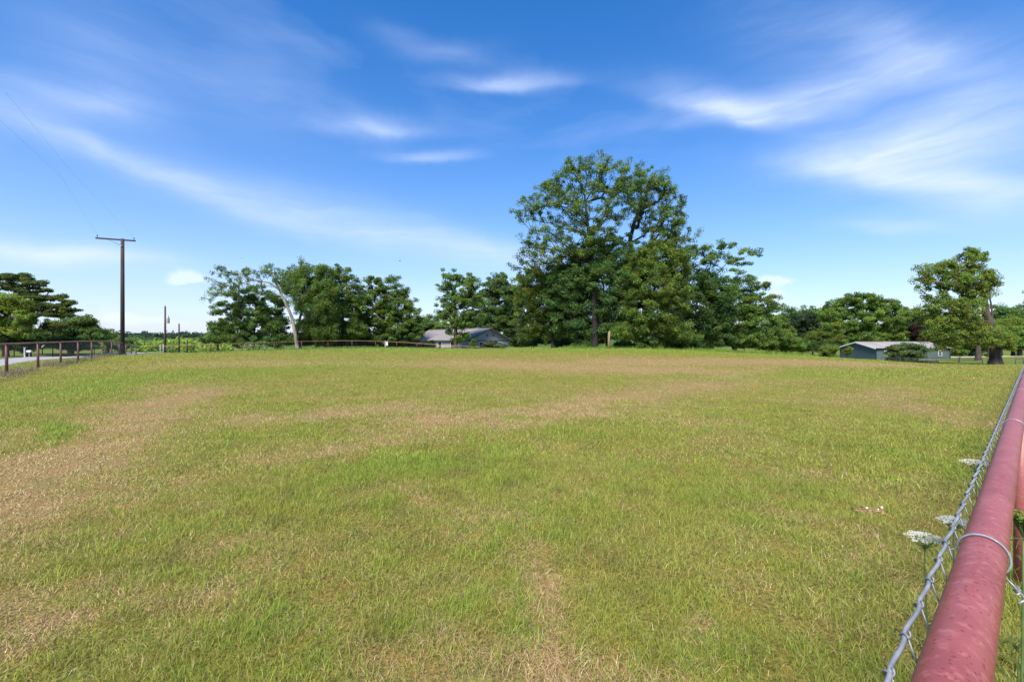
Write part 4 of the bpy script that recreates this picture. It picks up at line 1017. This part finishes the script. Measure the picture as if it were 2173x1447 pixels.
def low_gate(name, x0, x1, D, ytop, ybot, label, legs):
    X0,X1 = PX(x0,D),PX(x1,D); z0,z1 = CAMZ-(ybot-CY)/F*D, CAMZ-(ytop-CY)/F*D
    root = empty(name,(X0,D,z0),label,'gate')
    mb = MB(); mb.tube([(X0,D,z1),(X1,D,z1)],.035,8); mb.tube([(X0,D,z0+.12),(X1,D,z0+.12)],.03,8); mb.build('frame', M['darkiron'], root, True)
    for x in legs:
        mb = MB(); mb.tube([(PX(x,D),D,z0-.4),(PX(x,D),D,z1+.06)],.05,8); mb.build('post', M['darkiron'], root, True)
    mb = MB()
    for s in np.arange(X0,X1,.12): mb.tube([(s,D,z0+.1),(s,D,z1)],.003,3,False)
    for z in np.arange(z0+.15,z1,.12): mb.tube([(X0,D,z),(X1,D,z)],.003,3,False)
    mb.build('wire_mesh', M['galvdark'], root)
low_gate('lawn_gate',2034,2085,58,761,772,'dark pipe gate panel on the lawn left of the pecan trunk',(2034,2085,2095))
low_gate('lawn_gate',2155,2185,56,761,775,'dark pipe gate panel beyond the red rail right of pecan trunk',(2155,2172,2186))
# chain-link run left of the gate with dark stone bed behind it
D = 60; zt = CAMZ-(759.5-CY)/F*D
fr = empty('lawn_fence',(PX(1955,D),D,zt-1.0),'low dark wire fence in front of the blue green house','fence')
mb = MB(); mb.tube([(PX(1868,D),D,zt+.06),(PX(1955,D),D,zt),(PX(1990,D),D,zt),(PX(2034,D),D-1.5,zt-.05)],.022,6); mb.build('rail', M['darkiron'], fr, True)
for x in (1870,1910,1950,1988):
    mb = MB(); mb.tube([(PX(x,D),D,zt-1.3),(PX(x,D),D,zt+.05)],.035,8); mb.build('post', M['darkiron'], fr, True)
mb = MB()
for s in np.arange(PX(1870,D),PX(1990,D),.12): mb.tube([(s,D+.03,zt),(s,D+.03,zt-1.1)],.003,3,False)
for z in np.arange(zt-1.1,zt,.12): mb.tube([(PX(1870,D),D+.03,z),(PX(1990,D),D+.03,z)],.003,3,False)
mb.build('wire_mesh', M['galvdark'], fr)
bd = MB(); rg = np.random.default_rng(3)
x = PX(1940,63)
while x < PX(1989,63):
    ww = rg.uniform(.25,.5)
    for j in range(3): bd.box((x+ww/2+rg.normal(0,.02),63+rg.normal(0,.03),zt-1.35+j*.36),(ww/2-.01,.2,.165),None)
    x += ww
tag(bd.build('stone_border', M['stonewall']),'dark low stone border behind the wire fence at right','stone border')

# white mailbox, stake, sign, rag, utility box, gate posts
def mailbox(x,D,y):
    p = P(x,y,D); zb = g1(p[0],p[1]); root = empty('mailbox',(p[0],p[1],zb),'white mailbox beyond the road beside a leafy bush','mailbox')
    mb = MB(); n = 10; L = .21
    pr = [(-.11,-.10),(.11,-.10)]+[(.11*math.cos(a),.11*math.sin(a)) for a in np.linspace(0,math.pi,n)]
    v = [p+np.array([-L,0,0])+np.array([0,s,t]) for s,t in pr]+[p+np.array([L,0,0])+np.array([0,s,t]) for s,t in pr]
    k = len(pr); mb.add(v,[tuple(range(k))[::-1],tuple(range(k,2*k))]+[(i,(i+1)%k,k+(i+1)%k,k+i) for i in range(k)])
    mb.build('box', M['white'], root)
    mb = MB(); mb.box((p[0],p[1],(zb+p[2]-.10)/2-.1),(.045,.045,(p[2]-.10-zb)/2+.1)); mb.build('post', M['wood'], root)
mailbox(62.5,46.5,745.5)
p = P(52.5,737.5,47); zb = g1(p[0],p[1]); mb = MB(); mb.box((p[0],p[1],(zb+p[2])/2-.1),(.055,.055,(p[2]-zb)/2+.1)); mb.box((p[0]+.01,p[1],p[2]+.02),(.09,.09,.025))
tag(mb.build('stake', M['white']),'white square stake left of the mailbox','stake')
p = P(128,744.5,55); zb = g1(p[0],p[1]); rt = empty('roadside_sign',(p[0],p[1],zb),'small white blank sign board across the road behind the third post','sign')
mb = MB(); mb.box(p,(.26,.015,.09)); mb.build('board', M['white'], rt)
mb = MB(); mb.tube([(p[0],p[1]+.05,zb-.2),(p[0],p[1]+.05,p[2]+.08)],.025,8); mb.build('post', M['darkiron'], rt, True)
def rag(name, pts, wd, label, cat):
    mb = MB(); pts = np.array(pts); V = []
    for i,pp in enumerate(pts):
        ww = wd*(.6+.5*math.sin(i*1.7+.6)); V += [pp+np.array([-ww*.4,.01*math.sin(i*2),ww]),pp+np.array([ww*.4,-.01,-ww]),pp+np.array([ww*.4,.02,-ww]),pp+np.array([-ww*.4,.03+.01*math.sin(i*2),ww])]
    n = len(pts); f = []
    for i in range(n-1):
        for j in range(4): f.append((i*4+j,i*4+(j+1)%4,(i+1)*4+(j+1)%4,(i+1)*4+j))
    f += [(3,2,1,0),tuple((n-1)*4+j for j in range(4))]
    mb.add(V,f); tag(mb.build(name,M['cloth'],None,True),label,cat)
def onfence(x,y,o=.0):
    # point on the roadside fence plane seen at photo pixel
    k = (x-CX)/F; # X = k Y on line
    s = (k*19+21.1)/(-.559-k*.829); Yd = 19+.829*s
    return P(x,y,Yd-.12-o)
rag('cloth_strip',[onfence(88,737),onfence(90.5,735),onfence(93,732.5),onfence(95,731)],.03,'white cloth strip caught in the fence mesh by the second post','cloth')
rag('ribbon',[onfence(209,726),onfence(211,728),onfence(213,730)],.06,'pale ribbon tied to the fence post by the vine','ribbon')
# flowering vine on the fence
def vine():
    rg = np.random.default_rng(8)
    c = np.array([onfence(220+rg.normal(0,1.6),yy) for yy in np.linspace(728,752,26)])
    base = c[-1]; root = empty('vine',(base[0],base[1],g1(base[0],base[1])),'leafy vine with pale blossoms climbing the roadside fence','vine')
    mb = MB(); mb.tube([c[-1]-[0,0,.1],*c[::-5]],.012,5); mb.build('stem',M['bark_mid'],root,True)
    V,Q,C = leaf_mesh_arrays(c,np.full(len(c),.13),14,.09,GL,.9,0,rg); link('foliage',np_mesh('foliage',V-np.array(root.location),[Q],C),M['leaf'],root)
    V,Q,C = leaf_mesh_arrays(c[::2],np.full(len(c[::2]),.13),5,.09,np.array([.6,.52,.35]),.9,0,rg); link('blossom',np_mesh('blossom',V-np.array(root.location),[Q],C),M['umbel'],root)
vine()
# pale box / meter behind the back fence
p = P(820,729,80); zb = g1(p[0],p[1]); rt = empty('utility_cabinet',(p[0],p[1],zb),'pale utility cabinet on a post near the far fence under the trees','utility cabinet')
mb = MB(); mb.box(p+np.array([.12,0,.0]),(.15,.12,.36)); mb.box(p+np.array([.12,-.02,.38]),(.18,.15,.02)); mb.build('cabinet',M['white'],rt)
mb = MB(); mb.box((p[0]-.22,p[1]+.1,(zb+p[2]+.5)/2),(.07,.07,(p[2]+.5-zb)/2)); mb.build('post',M['greymetal'],rt)
# white gate posts in valley
for x,lab in ((340,'left one of two white gate posts beyond the fence corner'),(346.5,'right one of two white gate posts by the transformer pole')):
    D = 90; X = PX(x,D); zt2 = CAMZ-(731.5-CY)/F*D; zb = g1(X,D)
    mb = MB(); mb.tube([(X,D,zb-.2),(X,D,zt2-.06),(X,D,zt2)],[.06,.06,.03],10); tag(mb.build('gate_post',M['white'],None,True),lab,'gate post',group='white gate posts')
D = 92; mb = MB()
X0,X1 = PX(339,D),PX(352,D); zt2 = CAMZ-(733-CY)/F*D
gt = empty('ranch_gate',(X0,D,g1(X0,D)),'dark barred ranch gate between the white posts','gate')
for k in range(5): mb.tube([(X0,D,zt2-.02-k*.26),(X1,D,zt2-.02-k*.26)],.03,6)
mb.tube([(X0,D,zt2-1.1),(X1,D,zt2)],.025,6); mb.build('bars',M['darkiron'],gt,True)
mb = MB(); mb.tube([(X1,D,zt2-1.4),(X1,D,zt2+.05)],.06,8); mb.build('post',M['darkiron'],gt,True)
X = PX(397,84); zb = g1(X,84); mb = MB(); mb.tube([(X,84,zb-.2),(X,84,CAMZ-(722-CY)/F*84)],[.12,.10],8); tag(mb.build('short_post',M['pole'],None,True),'short dark post behind the far fence right of the thin black pole','post')
# flowering bush below the leaning tree
for i,(x,lab) in enumerate(((530,'white flowering bush behind the fence left of the leaning trunk'),(556,'white flowering bush nearest the leaning trunk'))):
    rg = np.random.default_rng(70+i); c0 = P(x,737,66.5); zb = g1(c0[0],c0[1]); root = empty('flowering_bush',(c0[0],c0[1],zb),lab,'bush')
    c = c0+rg.normal(0,1,(26,3))*np.array([.55,.35,.2]); c[:,2] = np.maximum(c[:,2],zb+.15)
    V,Q,C = leaf_mesh_arrays(c,np.full(26,.3),40,.14,GR*1.1,.8,0,rg); link('foliage',np_mesh('foliage',V-np.array(root.location),[Q],C),M['leaf'],root)
    V,Q,C = leaf_mesh_arrays(c[:14],np.full(14,.34),9,.16,np.array([.72,.72,.68]),.8,0,rg,.05); link('blossom',np_mesh('blossom',V-np.array(root.location),[Q],C),M['umbel'],root)

# wild carrot flowers near the rail
def wild_carrot(x, y, D, dia, label, tilt=(0,0), colr=(.70,.70,.50), closed=False, lean=(0,0)):
    rg = np.random.default_rng(int(x)); c = P(x,y,D); zb = g1(c[0]+lean[0],c[1]+lean[1]); base = np.array([c[0]+lean[0],c[1]+lean[1],zb])
    root = empty('wild_carrot',base,label,'wildflower')
    mb = MB(); t = np.linspace(0,1,12)
    stem = [base+(c-np.array([0,0,dia*.45])-base)*k+np.array([lean[0],lean[1],0])*(-.25*math.sin(math.pi*k)) for k in t]
    mb.tube(stem,[.0035-.0015*k for k in t],7)
    top = np.array(stem[-1])
    ns = 26; spk = []
    for i in range(ns):
        r = math.sqrt((i+.5)/ns)*dia/2; a = i*2.39996
        h = (.0 if not closed else .55*dia*(r/(dia/2))**1.5)-(.10*dia*(r/(dia/2))**2 if not closed else 0)
        if closed: r *= .8
        p = c+np.array([r*math.cos(a),r*math.sin(a),h+r*math.cos(a)*tilt[0]+r*math.sin(a)*tilt[1]])
        spk.append(p); mb.tube([top,top+(p-top)*.6+np.array([0,0,-.004]),p],.0009,4,False)
    for i in range(9):  # feathery bracts
        a = i*2*math.pi/9; mb.tube([top,top+np.array([.02*math.cos(a),.02*math.sin(a),-.004]),top+np.array([.03*math.cos(a),.03*math.sin(a),-.018])],.0007,3,False)
    mb.build('stem',pmat('carrot_stem',(.10,.16,.04),.7,(.07,.12,.03),40) if 'carrot_stem' not in bpy.data.materials else bpy.data.materials['carrot_stem'],root,True)
    V,Q,C = leaf_mesh_arrays(np.array(spk),np.full(ns,dia*.105),46,.0052 if not closed else .006,np.array(colr),.38,0,rg,.10)
    link('flower_head',np_mesh('flower_head',V-base,[Q],C),M['umbel'],root)
    # ferny leaves low on the stem
    cl = np.array([np.array(stem[i])+rg.normal(0,.03,3) for i in (2,3,4,5,6)])
    V,Q,C = leaf_mesh_arrays(cl,np.full(len(cl),.055),36,.014,np.array([.085,.14,.035]),.7,0,rg); link('foliage',np_mesh('foliage',V-base,[Q],C),M['leaf'],root)
wild_carrot(1962,1135,1.75,.115,'flat white wild carrot bloom furthest left of the red rail',lean=(.18,.10))
wild_carrot(2024,1100,1.62,.085,'white wild carrot bloom half behind the mesh top wire',lean=(.12,.10))
wild_carrot(2072,977,2.25,.115,'white wild carrot bloom beside the rail farther along the fence',lean=(.1,.1))
wild_carrot(2172,1118,1.02,.055,'green closed wild carrot head right of the red rail',colr=(.17,.27,.045),closed=True,lean=(.0,.04))
def tall_weed(x,D,ytop,label,seed):
    rg = np.random.default_rng(seed); c = P(x,ytop,D); base = np.array([c[0],c[1],g1(c[0],c[1])])
    root = empty('tall_weed',base,label,'weed')
    mb = MB(); mb.tube([base+(c-base)*t+np.array([.03*math.sin(3*t),.02*math.sin(4*t),0]) for t in np.linspace(0,1,9)],[.004-.0028*t for t in np.linspace(0,1,9)],6)
    mb.build('stem',bpy.data.materials['carrot_stem'],root,True)
    V,Q,T,C = [],[],[],[]
    n = 26; zz = rg.uniform(.1,.95,n); V0 = []; Qs = []
    for i in range(n):
        p = base+(c-base)*zz[i]+np.array([.03*math.sin(3*zz[i]),.02*math.sin(4*zz[i]),0]); a = rg.uniform(0,6.28); L = rg.uniform(.05,.16)*(1.1-zz[i]*.6); dd = np.array([math.cos(a),math.sin(a),.5]); sd = np.array([-math.sin(a),math.cos(a),0])*.006
        k = len(V0); V0 += [p-sd*.5,p+sd*.5,p+dd*L*.5+sd,p+dd*L*.5-sd,p+dd*L+np.array([0,0,-L*.5])]; Qs.append((k,k+1,k+2,k+3)); T.append((k+3,k+2,k+4))
    cc = np.tile(np.array([.12,.17,.045]),(len(V0),1))*rg.uniform(.7,1.2,(len(V0),1))
    link('foliage',np_mesh('foliage',np.array(V0)-base,[np.array(Qs),np.array(T)],cc),M['leaf'],root)
tall_weed(2166,1.45,1235,'tall green weed stalk right of the rail near the post',3)
tall_weed(2150,1.7,1330,'short green weed stalk below the wire twist right of the rail',4)
tall_weed(2171,1.9,1020,'slim green weed stalk against the red post at right edge',5)

# crumbled tan clod with white bits in the grass
def debris():
    c = P(1846,1090,4.42); X,Y = c[0],c[1]; z = g1(X,Y); rg = np.random.default_rng(12)
    root = empty('broken_clod',(X,Y,z),'crumbled tan clod with white bits lying in the grass','debris')
    def chunk(mb, p, s):
        n,m = 7,5; v = []
        for i in range(m):
            for j in range(n):
                th = math.pi*(i+.5)/m; ph = 2*math.pi*j/n; k = rg.uniform(.7,1.2)
                v.append(np.array(p)+np.array([s[0]*k*math.sin(th)*math.cos(ph),s[1]*k*math.sin(th)*math.sin(ph),s[2]*k*math.cos(th)]))
        f = [(i*n+j,(i+1)*n+j,(i+1)*n+(j+1)%n,i*n+(j+1)%n) for i in range(m-1) for j in range(n)]+[tuple(range(n)),tuple((m-1)*n+j for j in range(n))[::-1]]
        mb.add(v,f)
    mb = MB()
    chunk(mb,(X,Y,z+.016),(.15,.10,.02))
    for _ in range(22): chunk(mb,(X+np.clip(rg.normal(0,.06),-.1,.1),Y+np.clip(rg.normal(0,.04),-.06,.06),z+.022+rg.uniform(0,.02)),rg.uniform(.010,.028,3)*np.array([1.3,1,.7]))
    mb.build('crust',M['tan'],root,True)
    mb = MB()
    for dx,dy in ((.11,-.01),(.05,-.04),(.13,.02),(-.03,.0)): chunk(mb,(X+dx,Y+dy,z+.045),(.012,.010,.010))
    mb.build('fragment',M['chalk'],root,True)
debris()

# two birds far up
def bird(x,y,D,yaw,label,span):
    c = P(x,y,D); mb = MB()
    f = np.array([math.cos(yaw),math.sin(yaw),0.]); s = np.array([-f[1],f[0],0]); u = np.array([0,0,1.])
    mb.tube([c-f*.5*span,c-f*.3*span,c,c+f*.2*span,c+f*.3*span,c+f*.38*span],[.01*span,.05*span,.09*span,.07*span,.05*span,.01*span],8)
    for sg in (-1,1):
        v = [c+f*.12*span,c-f*.12*span,c-f*.10*span+sg*s*.35*span+u*.18*span,c+f*.10*span+sg*s*.35*span+u*.18*span,c-f*.16*span+sg*s*.75*span+u*.10*span]
        v += [p-u*.012*span for p in v]
        mb.add(v,[(0,1,2,3),(3,2,4),(8,7,6,5),(9,7,8),(0,3,8,5),(1,6,7,2),(2,7,9,4),(3,4,9,8)])
    tag(mb.build('bird',M['bird']),label,'bird')
bird(848.5,553.5,60,.4,'small dark bird in the sky above the knobbly tree',.36)
bird(512,547.5,60,2.2,'small dark bird above the long sparse bough',.34)

# ------------------------------------------------------------------ world: sky and thin cloud
SUN_EL, SUN_AZ = 52., 200.   # azimuth clockwise from +Y (camera looks to +Y)
def build_world():
    W = bpy.data.worlds.new('World'); S.world = W; W.use_nodes = True
    nt = W.node_tree; nt.nodes.clear()
    out = N(nt,'ShaderNodeOutputWorld'); bg = N(nt,'ShaderNodeBackground'); nt.links.new(bg.outputs[0], out.inputs[0])
    sky = N(nt,'ShaderNodeTexSky', sky_type='NISHITA'); sky.sun_disc = False
    sky.sun_elevation = R(SUN_EL); sky.sun_rotation = R(SUN_AZ); sky.altitude = 200; sky.air_density = 1.0; sky.dust_density = .35; sky.ozone_density = 3.0
    hs = N(nt,'ShaderNodeHueSaturation'); hs.inputs['Saturation'].default_value = SKY_SAT; hs.inputs['Value'].default_value = 1.0; hs.inputs['Hue'].default_value = SKY_HUE
    nt.links.new(sky.outputs[0], hs.inputs['Color'])
    tc = N(nt,'ShaderNodeTexCoord'); sp = N(nt,'ShaderNodeSeparateXYZ'); nt.links.new(tc.outputs['Generated'], sp.inputs[0])
    def math_(op,a,b=None,c=None):
        n = N(nt,'ShaderNodeMath', operation=op)
        for i,v in enumerate((a,b,c)):
            if v is None: continue
            if isinstance(v,(int,float)): n.inputs[i].default_value = v
            else: nt.links.new(v, n.inputs[i])
        return n.outputs[0]
    az = math_('ARCTAN2', sp.outputs[0], sp.outputs[1]); el = math_('ARCSINE', sp.outputs[2])
    cb = N(nt,'ShaderNodeCombineXYZ'); nt.links.new(az, cb.inputs[0]); nt.links.new(el, cb.inputs[1])
    # domain warp
    def noise(scale, det, rough, vec, dist=0.):
        n = N(nt,'ShaderNodeTexNoise'); n.inputs['Scale'].default_value = scale; n.inputs['Detail'].default_value = det; n.inputs['Roughness'].default_value = rough; n.inputs['Distortion'].default_value = dist
        nt.links.new(vec, n.inputs['Vector']); return n
    w1 = noise(3.,5,.55,cb.outputs[0])
    sub = N(nt,'ShaderNodeVectorMath', operation='SUBTRACT'); nt.links.new(w1.outputs['Color'], sub.inputs[0]); sub.inputs[1].default_value = (.5,.5,.5)
    mul = N(nt,'ShaderNodeVectorMath', operation='MULTIPLY'); nt.links.new(sub.outputs[0], mul.inputs[0]); mul.inputs[1].default_value = (.16,.07,0)
    add = N(nt,'ShaderNodeVectorMath', operation='ADD'); nt.links.new(cb.outputs[0], add.inputs[0]); nt.links.new(mul.outputs[0], add.inputs[1])
    wv = add.outputs[0]
    # fibrous streaks
    mp = N(nt,'ShaderNodeMapping'); mp.inputs['Scale'].default_value = (2.2,14,1); mp.inputs['Rotation'].default_value = (0,0,R(14)); nt.links.new(wv, mp.inputs[0])
    fib = noise(2.2,7,.58,mp.outputs[0],.5)
    fibv = math_('MULTIPLY_ADD', fib.outputs['Fac'], 1.25, .1)
    def dirang(x,y):
        a = math.atan2(x-CX,F); e = math.atan2(CY-y, math.hypot(x-CX,F)); return np.array([a,e])
    total = None
    def stroke(x0,y0,x1,y1,wpx,amp,skew=0.):
        nonlocal total
        p,q = dirang(x0,y0),dirang(x1,y1); c = (p+q)/2; d = q-p; L = np.linalg.norm(d)/2; ang = math.atan2(d[1],d[0])
        m = N(nt,'ShaderNodeMapping', vector_type='TEXTURE'); m.inputs['Location'].default_value = (c[0],c[1],0); m.inputs['Rotation'].default_value = (0,0,ang)
        m.inputs['Scale'].default_value = (L, wpx/F*.9, 1); nt.links.new(wv, m.inputs[0])
        s = N(nt,'ShaderNodeSeparateXYZ'); nt.links.new(m.outputs[0], s.inputs[0])
        v = s.outputs[1]
        if skew: v = math_('MULTIPLY_ADD', math_('MINIMUM', v, 0.), skew, v)
        d2 = math_('ADD', math_('MULTIPLY', s.outputs[0], s.outputs[0]), math_('MULTIPLY', v, v))
        g = math_('MULTIPLY', math_('POWER', 2.718, math_('MULTIPLY', d2, -1.)), amp)
        total = g if total is None else math_('ADD', total, g)
    for st in CLOUDS: stroke(st[0],st[1],st[2],st[3],st[4],st[5]*.88,st[6])
    # far-off background veil, everywhere
    mp2 = N(nt,'ShaderNodeMapping'); mp2.inputs['Scale'].default_value = (1.3,4,1); mp2.inputs['Location'].default_value = (4.2,1.1,0); nt.links.new(wv, mp2.inputs[0])
    veil = noise(1.6,6,.55,mp2.outputs[0],.3)
    veilv = math_('MULTIPLY', math_('MAXIMUM', math_('SUBTRACT', veil.outputs['Fac'], .50), 0.), .6)
    cl = math_('ADD', math_('MULTIPLY', total, fibv), veilv)
    cl = math_('MINIMUM', math_('MAXIMUM', cl, 0.), .95)
    # low cumulus puffs
    pf = noise(13,7,.62,cb.outputs[0])
    totsave = total; total = None
    for st in PUFFS: stroke(*st)
    puff = math_('MINIMUM', math_('MAXIMUM', math_('MULTIPLY', math_('ADD', total, math_('MULTIPLY_ADD', pf.outputs['Fac'], 2.6, -1.75)), math_('MINIMUM', math_('MULTIPLY', math_('MULTIPLY', total, total), 3.), 2.2)), 0.), .62)
    # horizon paleness
    hz = math_('POWER', 2.718, math_('MULTIPLY', math_('MAXIMUM', el, 0.), -HZ_K))
    mxh = N(nt,'ShaderNodeMix', data_type='RGBA'); nt.links.new(math_('MULTIPLY', hz, HZ_A), mxh.inputs['Factor']); nt.links.new(hs.outputs[0], mxh.inputs[6]); mxh.inputs[7].default_value = HZ_C
    mx = N(nt,'ShaderNodeMix', data_type='RGBA'); nt.links.new(cl, mx.inputs['Factor']); nt.links.new(mxh.outputs[2], mx.inputs[6]); mx.inputs[7].default_value = CL_C
    mx2 = N(nt,'ShaderNodeMix', data_type='RGBA'); nt.links.new(puff, mx2.inputs['Factor']); nt.links.new(mx.outputs[2], mx2.inputs[6]); mx2.inputs[7].default_value = PF_C
    nt.links.new(mx2.outputs[2], bg.inputs[0]); bg.inputs[1].default_value = SKY_STR
SKY_SAT, SKY_HUE, SKY_STR = 1.45, .506, .092
HZ_K, HZ_A, HZ_C = 4.2, .82, (2.85,3.15,4.4,1)
CL_C = (3.7,4.3,5.7,1); PF_C = (4.3,4.7,5.6,1)
CLOUDS = [ # x0,y0,x1,y1,width,amp,skew
 (-120,195,520,425,21,.6,0),(300,360,800,500,40,.42,0),(600,420,1080,560,44,.42,0),(900,500,1200,560,30,.4,0),
 (-100,160,300,250,22,.36,0),(150,220,330,235,14,.22,0),(-100,508,370,560,20,.95,0),
 (960,178,1190,172,18,.75,.8),(690,272,900,282,24,.6,.5),(830,340,1000,340,14,.5,.5),(860,110,1040,105,18,.28,0),(780,60,900,100,20,.2,0),
 (1360,200,1640,270,34,.62,1.2),(1420,265,1760,240,30,.6,1.2),(1600,235,2050,110,42,.6,.6),(1800,40,2100,160,42,.4,0),(1500,60,1900,90,70,.15,0),
 (1700,345,2250,250,50,1.1,.3),(1650,350,1950,340,20,.4,0),(1780,375,2250,395,22,.9,0),(1900,410,2150,430,26,.4,0),(1770,482,1960,482,12,.5,0),
 (1950,190,2200,150,30,.25,0),(0,60,400,200,90,.22,0),(350,140,700,260,60,.16,0)]
PUFFS = [(350,602,480,590,22,1.0,.6),(180,672,330,695,22,.7,0),(560,610,640,600,16,.6,0),(1590,588,1735,600,20,1.0,.3),(1640,620,1700,640,20,.75,0),(1850,625,1960,622,18,.55,0),(300,690,440,700,18,.6,0),(1560,640,1680,650,20,.6,0),(2200,600,2300,610,26,.6,0)]
build_world()

sun = bpy.data.lights.new('sun','SUN'); sun.energy = 3.4; sun.angle = R(18); sun.color = (1,.92,.80)
so = bpy.data.objects.new('sun', sun); COL.objects.link(so)
dirv = Vector((math.sin(R(SUN_AZ))*math.cos(R(SUN_EL)), math.cos(R(SUN_AZ))*math.cos(R(SUN_EL)), math.sin(R(SUN_EL))))
so.rotation_euler = (-dirv).to_track_quat('-Z','Y').to_euler(); so.location = (0,-20,60)

# ------------------------------------------------------------------ camera / render
cam = bpy.data.cameras.new('camera'); co = bpy.data.objects.new('camera', cam); COL.objects.link(co)
cam.sensor_width = 36; cam.lens = 16; cam.clip_start = .05; cam.clip_end = 8000
co.location = (0,0,CAMZ); co.rotation_euler = (R(90),0,0); S.camera = co
vs = S.view_settings; vs.view_transform = 'Standard'; vs.look = 'None'; vs.exposure = 1.3; vs.gamma = 1; vs.use_curve_mapping = False
c = S.cycles if hasattr(S,'cycles') else None
if c:
    c.use_denoising = True; c.max_bounces = 6; c.diffuse_bounces = 4; c.glossy_bounces = 2; c.transmission_bounces = 3; c.transparent_max_bounces = 4
